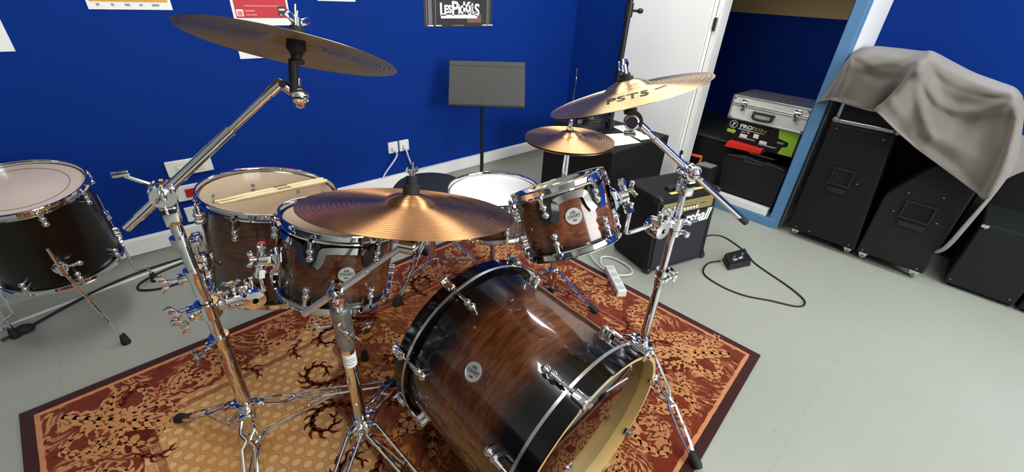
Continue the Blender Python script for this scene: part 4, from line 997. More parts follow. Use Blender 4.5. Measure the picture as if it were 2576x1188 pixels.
# --- music stand
SXm, SYm = 1.86, 2.235
t = thing('music_stand', 'black folding-desk music stand standing before the blue wall', 'music stand', (SXm, SYm, 0))
nn = V((-.60, -.72, .34)).normalized(); Pm = ony(1225, 212, 2.25)
tl, tr, br, bl = (onp(x, y, Pm, nn) for x, y in ((1131, 152), (1321, 157), (1320, 270), (1128, 264)))
xx = ((br-bl)+(tr-tl)).normalized(); up = nn.cross(xx); mid = (bl+br)/2; c = (tl+tr+br+bl)/4; wd = ((br-bl).length+(tr-tl).length)/2; ht = (tl-bl).length
fr = M((xx, up, nn)).transposed()
mb = MB(); mb.prism([tl, tr, br, bl], -nn*.004, bev=.001); mb.box((tl+tr)/2-up*.028+nn*.001, (wd*.99, .003, .003), fr)
mb.build('desk', mat('satin_black_sheet_metal', (64, 64, 61), .5), t)
mb = MB(); mb.box(mid+nn*.025-up*.004, (wd, .012, .055), fr, bev=.002); mb.build('ledge', BLACKMET, t)
mb = MB(); mb.cyl((SXm, SYm+.02, .1), (SXm, SYm+.02, .72), .0125, 16); mb.box(c-nn*.02, (.05, .12, .03), fr, bev=.004); mb.cyl((SXm, SYm+.02, .66), c-nn*.02, .011, 12); mb.build('post', BLACKMET, t)
for a in (.4, 2.5, 4.6):
    mb = MB(); mb.tube([V((SXm, SYm+.02, .16)), V((SXm, SYm+.02, .09))+er(a)*.14, V((SXm, SYm+.02, .012))+er(a)*.24], .007, 10); mb.build('leg', BLACKMET, t)

# ================================================================== AMPLIFIERS AND BOXES
def quadframe(o, x, up):     # frame for a front face: local x along face, y up
    x = V(x).normalized(); up = V(up); up = (up-x*up.dot(x)).normalized(); return M.Translation(V(o)) @ M((x, up, x.cross(up))).transposed().to_4x4()
# --- small guitar combo: bottom corners on the floor
B0, B1, B3 = V((1.925, .887, 0)), V((2.36, .765, 0)), V((1.99, 1.16, 0)); ax = (B1-B0); ay = V((-ax.y, ax.x, 0)).normalized(); axn = ax.normalized()
dep = .29; HA = .45; lean = ay*.03
P8 = [B0, B1, B1+ay*dep, B0+ay*dep]; P8 = [p+EZ*.012 for p in P8]+[B0+lean+EZ*HA, B1+lean+EZ*HA, B1+ay*dep+EZ*HA, B0+ay*dep+EZ*HA]
t = thing('guitar_amplifier', 'black combo amplifier with gold control panel and white script lettering', 'amplifier', (B0+B1)/2+ay*.12)
MB().hexa(P8, bev=.012).build('cabinet', TOLEX, t)
F = quadframe(B0, axn, lean+EZ*HA); Wd = ax.length
mb = MB(); mb.box(F @ V((Wd/2, .177, .001)), (Wd-.075, .308, .006), F.to_3x3(), bev=.002); mb.build('grille', GRILLE, t)
mb = MB()
for x in (.03, Wd-.03): mb.box(F @ V((x, .225, .003)), (.012, .43, .008), F.to_3x3(), bev=.003)
mb.box(F @ V((Wd/2, .018, .003)), (Wd-.06, .012, .008), F.to_3x3(), bev=.003); mb.build('front_trim', BLACKPL, t)
mb = MB(); mb.box(F @ V((Wd/2, .378, .002)), (Wd-.075, .066, .006), F.to_3x3(), bev=.002); pn = mb.build('control_panel', GOLDPAN, t)
for x in (.075, .185, .208, .231, .254, .277): MB().cyl(F @ V((x, .368, .004)), F @ V((x, .368, .018)), .0085, 14).build('control_knob', mat('cream_knob_cap', (222, 214, 190), .35), pn)
for x in (.075, .185, .208, .231, .254, .277):
    MB().cyl(F @ V((x, .368, .004)), F @ V((x, .368, .011)), .0105, 14).build('knob_skirt', DARKINK, pn); MB().box(F @ V((x, .392, .006)), (.005, .004, .001), F.to_3x3()).build('printed_mark', DARKINK, pn)
MB().box(F @ V((.335, .378, .006)), (.04, .004, .001), F.to_3x3()).build('panel_print', DARKINK, pn)
mb = MB(); text_mesh(mb, 'Marshall', .098, F @ M.Translation((.25, .298, .006)), ext=.003, shear=.35, bold=.0018, sx=.92); mb.build('script_logo', PAPER, t)
for x, y in ((.014, HA-.014), (Wd-.014, HA-.014), (.014, .02), (Wd-.014, .02)): MB().box(F @ V((x, y, -.01)), (.036, .036, .05), F.to_3x3(), bev=.012).build('corner_protector', BLACKPL, t)
T0 = B0+lean+EZ*HA
mb = MB(); mb.box(T0+axn*(Wd*.5)+ay*.075+EZ*.012, (.2, .028, .014), frame(EZ, axn), bev=.005)
for k in (-1, 1): mb.box(T0+axn*(Wd*.5+k*.09)+ay*.075+EZ*.006, (.03, .03, .014), frame(EZ, axn), bev=.003)
mb.build('carry_handle', BLACKPL, t)
mb = MB(); mb.box(T0+axn*(Wd*.52)+ay*.026+EZ*.0014, (.27, .02, .002), frame(EZ, axn)); mb.build('yellow_tape_strip', YELLOW, t)

# --- black subwoofer with pole, papers and cable heap
S0, S1, HS = V((2.2, 1.4, 0)), V((2.87, 1.98, 0)), .5
t = thing('subwoofer', 'big black subwoofer cabinet standing behind the hi-hat with papers on top', 'loudspeaker', (2.53, 1.69, 0))
MB().box((2.535, 1.69, .255), (.67, .58, .49), bev=.008).build('cabinet', TOLEX, t)
mb = MB()
for x, y in ((2.23, 1.43), (2.84, 1.43), (2.23, 1.95), (2.84, 1.95)): mb.cyl((x, y, 0), (x, y, .012), .02)
mb.build('rubber_foot', BLACKRUB, t)
def sheet(label, pts, z, name='paper_sheet'):
    P = [onz(x, y, z) for x, y in pts]; mb = MB(); mb.prism(P, (0, 0, .0012)); o = mb.build(name, PAPER); rebase(o, sum(P, V())/len(P)); tag(o, label, 'paper', 'papers on the subwoofer')
sheet('white sheet on the subwoofer, nearest the front edge behind the hi-hat', [(1500, 362), (1500, 340), (1571, 335), (1612, 359), (1545, 368)], HS+.001)
sheet('white sheet on the subwoofer behind the boom arm, right of the pole', [(1538, 318), (1580, 314), (1592, 325), (1640, 344), (1634, 350), (1612, 353)], HS+.0025)
pc = onz(1533, 322, HS)
t = thing('speaker_pole', 'thick black pole rising from the subwoofer before the white door', 'speaker pole', pc)
mb = MB(); mb.cyl(pc+EZ*.0, pc+EZ*.9, .0185, 20); mb.cyl(pc+EZ*.7, pc+EZ*1.45, .015, 18); mb.build('tube', BLACKMET, t)
mb = MB(); mb.cyl(pc, pc+EZ*.05, .032, 20); mb.build('base_cup', BLACKPL, t)
mb = MB(); mb.cyl(pc+EZ*.72, pc+EZ*.80, .026, 18); mb.cyl(pc+EZ*.76, pc+EZ*.76+V((.03, -.055, 0)), .008, 10); mb.ball(pc+EZ*.76+V((.035, -.062, 0)), .02, 14, scale=(1, 1, .8)); mb.build('locking_collar', BLACKPL, t)
# mixer and its cables
mx = onz(1440, 322, HS)
t = thing('cable_box', 'black stage box with a heap of cables on the subwoofer behind the hi-hat', 'stage box', (2.36, 1.86, HS))
MB().box((2.36, 1.83, HS+.045), (.26, .22, .085), M.Rotation(.1, 3, 'Z'), bev=.01).build('case', BLACKPL, t)
mb = MB()
for k in range(7):
    x0, y0 = 2.28+.025*k, 1.76; mb.cyl((x0, y0, HS+.088), (x0, y0, HS+.108), .008, 10)
mb.build('jacks', MIDGREY, t)
mb = MB()
for k in range(8):
    r = random.Random(k); p = [V((2.27+.2*r.random(), 1.74+.16*r.random(), HS+.1))]
    for q in range(4): p.append(V((2.26+.3*r.random(), 1.68+.26*r.random(), HS+.07+.06*r.random())))
    mb.tube(smooth_path(p), .005, 8)
mb.build('cables', CABLE, t); 
hc = MB().tube(smooth_path([ony(1560, -60, 2.55), ony(1546, 0, 2.55), ony(1518, 110, 2.55), ony(1492, 225, 2.55), ony(1480, 330, 2.55)]), .0025, 8).build('hanging_cable', mat('dark_grey_cable', (70, 72, 80), .5)); rebase(hc, ony(1480, 330, 2.55)); tag(hc, 'thin dark cable hanging in the blue corner left of the speaker pole', 'cable')

# --- store room contents
t = thing('road_case', 'large black road case inside the store room behind the stacked boxes', 'case', (3.75, 1.5, 0))
MB().box((3.72, 1.45, .225), (.78, 1.1, .43), bev=.01).build('body', TOLEX, t)
MB().box((3.72, 1.45, .435), (.80, 1.12, .014), bev=.003).build('rim', mat('dark_grey_edging', (52, 53, 52), .5), t)
t = thing('cardboard_box', 'black printed box with lime panel and white lettering under the silver case', 'box', (3.5, .95, .442))
yL, yR = 1.20, .715; xB = 3.32
MB().box((xB+.19, (yL+yR)/2, .525), (.38, yL-yR, .166), bev=.002).build('carton', [DKCARD, CARDB], t)
FB = quadframe((xB, yL, .442), (0, -1, 0), EZ)
def fp(name, m, polys, z=.0012, parent=t):
    mb = MB()
    for pl in polys: mb.prism([FB @ V((x, y, z)) for x, y in pl], FB.to_3x3() @ V((0, 0, .0006)))
    return mb.build(name, m, parent)
w_ = yL-yR
fp('lime_panel', LIME, [[(.345, .163), (.475, .163), (.475, .003), (.385, .003), (.40, .05), (.43, .06), (.43, .09), (.36, .105)]])
fp('lime_arrow', LIME, [[(.012, .092), (.055, .092), (.055, .1), (.078, .08), (.055, .06), (.055, .068), (.012, .068)]])
mb = MB(); text_mesh(mb, 'PRO', .036, FB @ M.Translation((.135, .128, .0015)), bold=.0016, sx=1.25); mb.prism([FB @ V(p) for p in ((.085, .105, .0012), (.265, .105, .0012), (.265, .109, .0012), (.085, .109, .0012))], FB.to_3x3() @ V((0, 0, .0006)))
mb.lathe([(.024, 0), (.024, .001), (.0275, .001), (.0275, 0)], 28, FB @ M.Translation((.045, .13, .0012))); mb.prism([FB @ V(p) for p in ((.034, .118, .0012), (.046, .113, .0012), (.048, .128, .0012), (.058, .134, .0012), (.05, .147, .0012), (.038, .14, .0012), (.042, .128, .0012))], FB.to_3x3() @ V((0, 0, .0006)))
for x, y, a_, b_ in ((.11, .066, .05, .022), (.25, .05, .05, .024), (.2, .082, .035, .03)): mb.prism([FB @ V(p) for p in ((x, y-b_/2, .0012), (x+a_, y-b_/2, .0012), (x+a_, y+b_/2, .0012), (x, y+b_/2, .0012))], FB.to_3x3() @ V((0, 0, .0006)))
mb.build('white_print', PAPER, t)
mb = MB(); text_mesh(mb, 'FX', .034, FB @ M.Translation((.195, .127, .0015)), bold=.0004); text_mesh(mb, '10-v', .034, FB @ M.Translation((.245, .127, .0015)), bold=.0004); mb.build('lime_lettering', mat('pale_lime_print', (190, 206, 110), .6), t)
fp('grey_print', GREYPR, [[(.105, .045), (.215, .045), (.225, .055), (.105, .055)], [(.25, .03), (.36, .03), (.37, .04), (.25, .04)], [(.11, .086), (.14, .086), (.14, .096), (.11, .096)], [(.15, .086), (.17, .086), (.17, .1), (.15, .1)], [(.36, .07), (.4, .07), (.4, .082), (.36, .082)]])
MB().box((xB+.19, yR-.0012, .525), (.378, .002, .162)).build('plain_side', CARDB, t)
t = thing('aluminium_case', 'silver aluminium flight case on top of the black and lime box', 'case', (3.5, .94, .61))
yL, yR, z0, z1, xF = 1.205, .70, .61, .775, 3.3
MB().box((xF+.18, (yL+yR)/2, (z0+z1)/2), (.36, yL-yR-.004, z1-z0-.004), bev=.004).build('body', ALUP, t)
mb = MB()
for z in (z0+.006, z1-.006, z1-.055, z1-.068): mb.box((xF+.18, (yL+yR)/2, z), (.366, yL-yR+.004, .011), bev=.002)
for y in (yL-.006, yR+.006):
    for x in (xF+.004, xF+.356): mb.box((x, y, (z0+z1)/2), (.014, .014, z1-z0), bev=.002)
mb.build('edge_trim', ALU, t)
mb = MB()
for y in (yL-.014, yR+.014):
    for z in (z0+.016, z1-.016): mb.ball((xF+.004, y, z), .014, 12)
mb.build('corner_cap', GREYMET, t)
for y in (yL-.09, yR+.075):
    mb = MB(); mb.box((xF-.006, y, z1-.045), (.014, .04, .05), bev=.003); mb.box((xF-.012, y, z1-.075), (.01, .026, .04), bev=.003); mb.cyl((xF-.014, y-.018, z1-.04), (xF-.014, y+.018, z1-.04), .006, 10); mb.build('latch', CHROME, t)
yc = (yL+yR)/2+.02
mb = MB(); mb.tube(smooth_path([V((xF-.004, yc+.065, z0+.072)), V((xF-.018, yc+.06, z0+.06)), V((xF-.02, yc+.05, z0+.036)), V((xF-.02, yc-.05, z0+.036)), V((xF-.018, yc-.06, z0+.06)), V((xF-.004, yc-.065, z0+.072))]), .009, 10); mb.cyl((xF-.008, yc-.07, z0+.074), (xF-.008, yc+.07, z0+.074), .008, 10); mb.build('handle', BLACKPL, t)
# black moulded case leaning in the doorway
t = thing('plastic_tool_case', 'black moulded plastic case standing in the doorway of the store room', 'case', (3.28, .93, .07))
a = [onx(1800, 498, 3.2), onx(1937, 535, 3.2), onx(1978, 436, 3.24), onx(1969, 428, 3.24), onx(1876, 393, 3.24), onx(1832, 388, 3.24), onx(1822, 396, 3.24)]
a[0].z = a[1].z = .085
MB().prism(a, (.085, 0, 0), bev=.008).build('shell', BLACKPL, t)
mb = MB()
for q0, q1 in (((1832, 390), (1873, 397)), ((1873, 406), (1917, 417)), ((1928, 410), (1974, 430)), ((1885, 385), (1950, 403))):
    A, B = onx(*q0, 3.232), onx(*q1, 3.232); mb.tube([A, B], .0045, 8)
mb.tube([onx(1873, 397, 3.232), onx(1873, 406, 3.232)], .005, 8); mb.build('handle_ridge', mat('worn_black_plastic', (48, 48, 48), .4), t)
# red and orange things, grey-topped box
a = [onx(1821, 368, 3.262), onx(1832, 354, 3.262), onx(1916, 378, 3.262), onx(1911, 389, 3.262)]
o = MB().prism(a, (.055, 0, 0), bev=.004).build('red_tray', REDP); rebase(o, sum(a, V())/4); tag(o, 'bright red plastic tray wedged above the black moulded case', 'tray')
a = [onx(1731, 387, 3.27), onx(1765, 395, 3.27), onx(1759, 412, 3.27)]
o = MB().tube([a[0]+V((.05, .03, 0)), a[0], a[1], a[2]], .012, 10, flat=(1, .7)).build('orange_handle', ORANGE); rebase(o, a[1]); tag(o, 'orange plastic grip sticking out beside the door edge', 'handle')
t = thing('small_black_box', 'small black box with grey lid behind the combo amplifier', 'box', (3.0, 1.2, 0))
g = [onx(1743, 413, 3.0), onx(1790, 425, 2.9), onx(1807, 418, 3.0), onx(1770, 406, 3.12)]; zt = sum(p.z for p in g)/4
g = [onz(x, y, zt) for x, y in ((1745, 413), (1790, 425), (1808, 417), (1771, 406))]
cc = sum(g, V())/4; t.location = (cc.x, cc.y, 0); WM[t.name] = M.Translation((cc.x, cc.y, 0))
mb = MB(); mb.prism([V((p.x, p.y, 0.002)) for p in g], (0, 0, zt-.004), bev=.004); mb.build('body', BLACKPL, t)
mb = MB(); mb.prism([cc.lerp(p, .86)+EZ*(zt-cc.z-.001) for p in g], (0, 0, .003)); mb.build('lid', MIDGREY, t)
# white board on the sill
a = [onz(1826, 500, .066), onz(1936, 536, .066), onz(1940, 522, .066), onz(1830, 485, .066)]
o = MB().prism([V((WX-.02, .70, .0615)), V((WX+.035, .70, .0615)), V((WX+.035, 1.2, .0615)), V((WX-.02, 1.2, .0615))], (0, 0, .05), bev=.003).build('white_board', WHITEPL); rebase(o, (WX+.008, .95, .0615)); tag(o, 'white board lying on the light blue door sill', 'board')

# --- tall black speaker cabinets by the recess wall
def castor(t, x, y, h=.05):
    mb = MB(); mb.cyl((x, y-.009, .024), (x, y+.009, .024), .024, 18); mb.build('castor', GREYMET, t)
    mb = MB(); mb.box((x, y, h+.004), (.05, .06, .006)); mb.hexa([V((x-.02, y-.013, .022)), V((x+.004, y-.013, .022)), V((x+.004, y+.013, .022)), V((x-.02, y+.013, .022)), V((x-.024, y-.026, h+.004)), V((x+.024, y-.026, h+.004)), V((x+.024, y+.026, h+.004)), V((x-.024, y+.026, h+.004))]); mb.build('castor_fork', CHROME, t)
def cabinet(name, label, poly, xf, depth, m, cat='loudspeaker', group=None, screws=(), recess=None, cast=(), floor_z=0, feet=True):
    """poly: (y, z) outline of the front face seen from the room, at x = xf"""
    cy = sum(p[0] for p in poly)/len(poly); t = thing(name, label, cat, (xf+depth/2, cy, 0), group=group)
    MB().prism([V((xf, y, z)) for y, z in poly], (depth, 0, 0), bev=.008).build('cabinet', m, t)
    if screws:
        mb = MB()
        for y, z in screws: mb.cyl((xf-.003, y, z), (xf+.001, y, z), .0045, 8)
        mb.build('screws', GREYMET, t)
    if recess:
        for (y0, y1, z0, z1) in recess:
            mb = MB(); w = .012
            mb.box((xf-.004, (y0+y1)/2, z1), (.01, y1-y0+2*w, w), bev=.002); mb.box((xf-.004, (y0+y1)/2, z0), (.01, y1-y0+2*w, w), bev=.002)
            for y in (y0, y1): mb.box((xf-.004, y, (z0+z1)/2), (.01, w, z1-z0), bev=.002)
            mb.box((xf-.006, (y0+y1)/2, z0-.035), (.008, (y1-y0)*.95, .03), bev=.004)
            hd = mb.build('handle_plate', BLACKPL, t)
            MB().box((xf-.0005, (y0+y1)/2, (z0+z1)/2), (.003, y1-y0, z1-z0)).build('hand_hole_shade', mat('recess_shade_black', (4, 4, 5), .9), hd)  # flat near-black sheet on the face paints the shade inside the hole
    for x, y in cast: castor(t, x, y)
    if feet and not cast:
        mb = MB()
        for y in (min(p[0] for p in poly)+.04, max(p[0] for p in poly)-.04):
            for x in (xf+.05, xf+depth-.05): mb.cyl((x, y, 0), (x, y, .02), .018)
        mb.build('rubber_foot', BLACKRUB, t)
    return t
XF = 3.1
c1_ = cabinet('bass_cabinet', 'tall black speaker cabinet on castors next to the blue door frame', [(.50, .055), (.145, .055), (.262, .755), (.545, .755)] if False else [(.545, .055), (.165, .055), (.245, .755), (.55, .755)], XF, .42, TOLEX,
   screws=[(.51, .73), (.28, .72), (.5, .08), (.42, .08), (.2, .08), (.44, .42), (.30, .45)], recess=[(.335, .435, .415, .51)], cast=[(XF+.06, .50), (XF+.06, .20), (XF+.36, .50), (XF+.36, .22)])
c2_ = cabinet('bass_cabinet', 'green-black wedge-sided speaker cabinet on castors under the grey cloth', [(.155, .06), (-.165, .06), (-.165, .74), (-.02, .74), (.16, .43)], XF, .42, TOLEXG,
   screws=[(.13, .08), (-.13, .08), (.09, .36), (-.1, .36), (.07, .48), (-.07, .5)], recess=[(-.07, .055, .34, .435)], cast=[(XF+.06, .12), (XF+.06, -.13), (XF+.36, .12), (XF+.36, -.13)])
c3_ = cabinet('monitor_speaker', 'low green-black speaker box right of the cloth, near the frame edge', [(-.26, .02), (-.545, .02), (-.545, .40), (-.26, .40)], 3.2, .4, TOLEXG, screws=[(-.28, .05), (-.52, .05), (-.28, .375)])
MB().box((3.197, -.275, .388), (.012, .03, .018), bev=.003).build('corner_plate', CHROME, c3_)
c4_ = cabinet('monitor_speaker', 'low black speaker box at the right edge of the frame', [(-.56, .02), (-.86, .02), (-.86, .40), (-.56, .40)], 3.2, .4, TOLEX, screws=[(-.58, .05)])
c5_ = cabinet('black_rear_box', 'black cabinet in shadow behind the low boxes at far right', [(-.2, .02), (-.75, .02), (-.75, .66), (-.2, .66)], 3.62, .09, TOLEX)
c6_ = cabinet('black_rear_box', 'black filler box added to darken the gap between the two tall speaker cabinets', [(.42, .02), (-.1, .02), (-.1, .8), (.42, .8)], 3.58, .12, TOLEX)  # filler box added behind so the gap shows black, not blue wall
# flight case on the first cabinet, partly under the cloth
t = thing('rack_case', 'black rack case with aluminium edges on the first tall cabinet, under the cloth', 'case', (3.3, .39, .755))
ya, yb, za, zb_ = .54, .235, .757, 1.05
MB().box((XF+.235, (ya+yb)/2, (za+zb_)/2), (.41, ya-yb-.01, zb_-za-.004), bev=.004).build('body', TOLEX, t)
mb = MB()
for z in (za+.011, zb_-.011): mb.box((XF+.03, (ya+yb)/2, z), (.02, ya-yb, .022), bev=.003)
for y in (ya-.008, yb+.008): mb.box((XF+.03, y, (za+zb_)/2), (.02, .016, zb_-za), bev=.003)
mb.build('edge_extrusion', ALU, t)
mb = MB()
for y in (ya-.006, yb+.006):
    for z in (za+.016, zb_-.016): mb.ball((XF+.024, y, z), .021, 14)
mb.build('ball_corner', GREYMET, t)
MB().box((XF+.22, -.04, .855), (.36, .24, .22), bev=.01).build('amplifier_head', TOLEX)
hd = bpy.data.objects['amplifier_head']; rebase(hd, (XF+.22, -.02, .745)); tag(hd, 'black amplifier head standing on the wedge-sided cabinet, hidden under the grey cloth', 'amplifier head')
# --- grey fleece cloth thrown over them: rows run from the back edge over the top to the hem
CLM, nd, lk, b = newmat('grey_fleece'); nd, lk, mt, ss, mix, noise, xyz, sep = nlib(CLM)
tc = nd.new('ShaderNodeTexCoord'); nz = noise(tc.outputs['Object'], 260, 3); nz2 = noise(tc.outputs['Object'], 14, 3)
lk.new(mix(nz2, lin((108, 103, 95)), lin((124, 118, 109))), b.inputs['Base Color']); b.inputs['Roughness'].default_value = .95; b.inputs['Sheen Weight'].default_value = .35; b.inputs['Specular IOR Level'].default_value = .1
bp = nd.new('ShaderNodeBump'); bp.inputs['Strength'].default_value = .5; bp.inputs['Distance'].default_value = .003; lk.new(nz, bp.inputs['Height']); lk.new(bp.outputs[0], b.inputs['Normal'])
rows = [
 # (px, py, X) left -> right, from the back edge over the top to the hem
 [(2150, 130, 3.24), (2195, 118, 3.4), (2245, 121, 3.5), (2295, 127, 3.5), (2322, 130, 3.5), (2347, 131, 3.5), (2395, 156, 3.5), (2450, 184, 3.5), (2510, 206, 3.5), (2552, 222, 3.5), (2570, 242, 3.5)],
 [(2132, 146, 3.2), (2165, 136, 3.13), (2225, 143, 3.13), (2290, 152, 3.13), (2316, 150, 3.06), (2345, 150, 3.10), (2392, 182, 3.12), (2445, 206, 3.12), (2502, 226, 3.1), (2550, 238, 3.1), (2573, 258, 3.18)],
 [(2116, 170, 3.15), (2148, 160, 3.05), (2215, 170, 3.06), (2284, 178, 3.07), (2304, 172, 2.925), (2340, 185, 3.05), (2385, 222, 3.075), (2438, 240, 3.07), (2495, 250, 3.06), (2547, 258, 3.03), (2573, 272, 3.1)],
 [(2098, 198, 3.15), (2133, 188, 3.06), (2206, 202, 3.065), (2268, 208, 3.085), (2284, 198, 2.915), (2330, 225, 3.02), (2376, 262, 3.075), (2430, 274, 3.085), (2490, 276, 3.05), (2545, 284, 3.0), (2573, 292, 3.08)],
 [(2078, 228, 3.15), (2117, 218, 3.065), (2198, 236, 3.07), (2246, 240, 3.095), (2260, 226, 2.915), (2312, 260, 2.99), (2366, 296, 3.03), (2424, 306, 3.06), (2484, 306, 3.04), (2541, 318, 2.995), (2569, 326, 3.07)],
 [(2062, 250, 3.14), (2103, 242, 3.07), (2192, 266, 3.075), (2224, 264, 3.1), (2234, 254, 2.915), (2290, 296, 2.985), (2348, 336, 2.99), (2412, 352, 3.01), (2474, 352, 3.02), (2534, 362, 2.985), (2563, 366, 3.06)],
 [(2055, 257, 3.13), (2098, 249, 3.065), (2188, 274, 3.07), (2208, 274, 3.095), (2212, 272, 2.915), (2262, 326, 2.975), (2322, 372, 2.98), (2390, 412, 2.99), (2455, 438, 3.0), (2516, 436, 2.985), (2553, 410, 3.05)],
 [(2053, 260, 3.125), (2096, 253, 3.06), (2184, 279, 3.065), (2202, 280, 3.08), (2205, 281, 2.915), (2252, 328, 2.925), (2310, 378, 2.975), (2376, 426, 2.985), (2448, 480, 2.995), (2486, 500, 2.98), (2540, 436, 3.05)],
]
def crm(a, b, c_, d_, t): return tuple(.5*(2*b[k]+(c_[k]-a[k])*t+(2*a[k]-5*b[k]+4*c_[k]-d_[k])*t*t+(3*b[k]-a[k]-3*c_[k]+d_[k])*t**3) for k in range(3))
def dense(L_, n):
    out = []
    for i in range(len(L_)-1):
        for k in range(n): out.append(crm(L_[max(i-1, 0)], L_[i], L_[i+1], L_[min(i+2, len(L_)-1)], k/n))
    return out+[L_[-1]]
rr = [dense(r_, 8) for r_ in rows]; cols = [dense([r_[i] for r_ in rr], 8) for i in range(len(rr[0]))]
FOLDS = [   # polylines of crest lines (sight-line coordinates), height towards the room, half width
 ([(2322, 185), (2338, 225), (2362, 258), (2405, 278), (2465, 280), (2545, 256)], .042, 14),
 ([(2312, 165), (2308, 225), (2322, 290), (2345, 345)], .022, 12),
 ([(2562, 270), (2552, 340), (2522, 430), (2487, 497)], .035, 14),
 ([(2545, 300), (2520, 380), (2490, 440), (2470, 480)], -.02, 10),
 ([(2395, 175), (2450, 202), (2520, 225), (2560, 240)], .02, 10),
 ([(2142, 148), (2122, 208), (2098, 250)], .035, 7),
 ([(2128, 168), (2108, 215), (2085, 255)], -.03, 7),
 ([(2160, 146), (2200, 164), (2250, 152)], .016, 8),
 ([(2175, 180), (2215, 196), (2262, 186)], -.012, 14),
 ([(2300, 330), (2350, 338), (2410, 372), (2460, 400)], .012, 16),
 ([(2262, 300), (2320, 350), (2390, 405), (2462, 470)], -.012, 14), ([(2240, 250), (2262, 290), (2300, 345)], .01, 12)]
def seg_d(p, a, b):
    ax_, ay_ = b[0]-a[0], b[1]-a[1]; t = max(0, min(1, ((p[0]-a[0])*ax_+(p[1]-a[1])*ay_)/(ax_*ax_+ay_*ay_))); return math.hypot(p[0]-a[0]-t*ax_, p[1]-a[1]-t*ay_)
nr_ = len(cols[0]); vs = []
for ci, col_ in enumerate(cols):
    for ri, p in enumerate(col_):
        x = p[2]; k_ = min(1, ri/9)
        for pl, h_, w_ in FOLDS:
            dmin = min(seg_d(p, pl[q], pl[q+1]) for q in range(len(pl)-1)); x -= h_*k_*math.exp(-(dmin/w_)**2)
        x += .004*math.sin(ci*.55+ri*.23)*k_
        vs.append(onx(p[0], p[1], x))
fs = [[c_*nr_+r_, c_*nr_+r_+1, (c_+1)*nr_+r_+1, (c_+1)*nr_+r_] for c_ in range(len(cols)-1) for r_ in range(nr_-1)]
mb = MB(); mb.add(vs, fs, 0, True)
cl = mb.build('grey_cloth', CLM, auto=180)
# hanging right-hand tail of the cloth
tail = [[(2500, 470, 2.985), (2530, 450, 3.04)], [(2482, 500, 2.985), (2500, 490, 3.05)], [(2440, 545, 3.04), (2452, 548, 3.07)], [(2402, 590, 3.06), (2412, 596, 3.085)], [(2370, 626, 3.08), (2380, 632, 3.09)], [(2346, 633, 3.09), (2352, 638, 3.093)]]
mb = MB(); mb.add([onx(*p) for r in tail for p in r], [[2*i, 2*i+2, 2*i+3, 2*i+1] for i in range(len(tail)-1)], 0, True)
rebase(cl, (3.1, .2, .9)); tag(cl, 'grey fleece cloth draped over the amplifiers at right', 'cloth')
WM[cl.name] = M.Translation((3.1, .2, .9))
tl = mb.build('cloth_tail', CLM, cl, auto=180)
s1 = tl.modifiers.new('sub', 'SUBSURF'); s1.levels = 2; s1.render_levels = 2
for o_ in (cl, tl): s2 = o_.modifiers.new('thick', 'SOLIDIFY'); s2.thickness = .004; s2.offset = 1
rows2 = [[(2548, 355, 3.3), (2562, 338, 3.44), (2590, 342, 3.56), (2640, 352, 3.6)], [(2538, 400, 3.26), (2556, 394, 3.36), (2590, 390, 3.5), (2640, 396, 3.55)], [(2520, 440, 3.24), (2548, 425, 3.34), (2590, 412, 3.48), (2640, 418, 3.54)], [(2500, 468, 3.22), (2545, 443, 3.33), (2590, 424, 3.47), (2640, 432, 3.54)]]
mb = MB(); mb.add([onx(*p) for r in rows2 for p in r], [[j*4+i, (j+1)*4+i, (j+1)*4+i+1, j*4+i+1] for j in range(3) for i in range(3)], 0, True)
c2l = mb.build('cloth_end', CLM, cl, auto=180); s1 = c2l.modifiers.new('sub', 'SUBSURF'); s1.levels = 2; s1.render_levels = 2; s2 = c2l.modifiers.new('thick', 'SOLIDIFY'); s2.thickness = .004

# ================================================================== FLOOR THINGS
# foot switch
A = [(2.421, .674), (2.601, .617), (2.50, .535), (2.335, .60)]
t = thing('foot_switch', 'small black double foot switch on the floor at right of the combo amplifier', 'foot switch', (2.465, .607, 0))
cc = sum((V((x, y, 0)) for x, y in A), V())/4
mb = MB(); mb.hexa([V((x, y, .001)) for x, y in A]+[cc.lerp(V((x, y, 0)), .9)+EZ*(.052 if k in (0, 1) else .034) for k, (x, y) in enumerate(A)], bev=.005); mb.build('case', BLACKPL, t)
mb = MB()
for k in (.32, .68):
    p = V((*A[0], 0)).lerp(V((*A[1], 0)), k).lerp(V((*A[3], 0)).lerp(V((*A[2], 0)), k), .45); mb.cyl(p+EZ*.04, p+EZ*.056, .009, 12)
mb.build('switch', CHROME, t)
mb = MB(); p = cc+EZ*.0455; text_mesh(mb, 'ON  OFF', .02, M.Translation(p+V((-.03, -.012, .001))) @ frame((-.1, -.18, 1), (.95, -.3, 0)).to_4x4(), ext=.0004); mb.build('white_print', PAPER, t)
def floor_cable(name, label, pts, r, m, z=None, n=6):
    P = [V((x, y, (r if z is None else z))) for x, y in pts]; o = MB().tube(smooth_path(P, n), r, 8).build(name, m); rebase(o, P[len(P)//2]*1); tag(o, label, 'cable')
floor_cable('black_cable', 'black cable looping over the floor from the foot switch to the combo amplifier', [(2.42, .79), (2.60, .87), (2.71, .80), (2.64, .63), (2.56, .55), (2.513, .468), (2.46, .34), (2.41, .25), (2.36, .205), (2.29, .22), (2.23, .33), (2.165, .44), (2.15, .56), (2.19, .675), (2.31, .708), (2.40, .672)], .0045, CABLE)
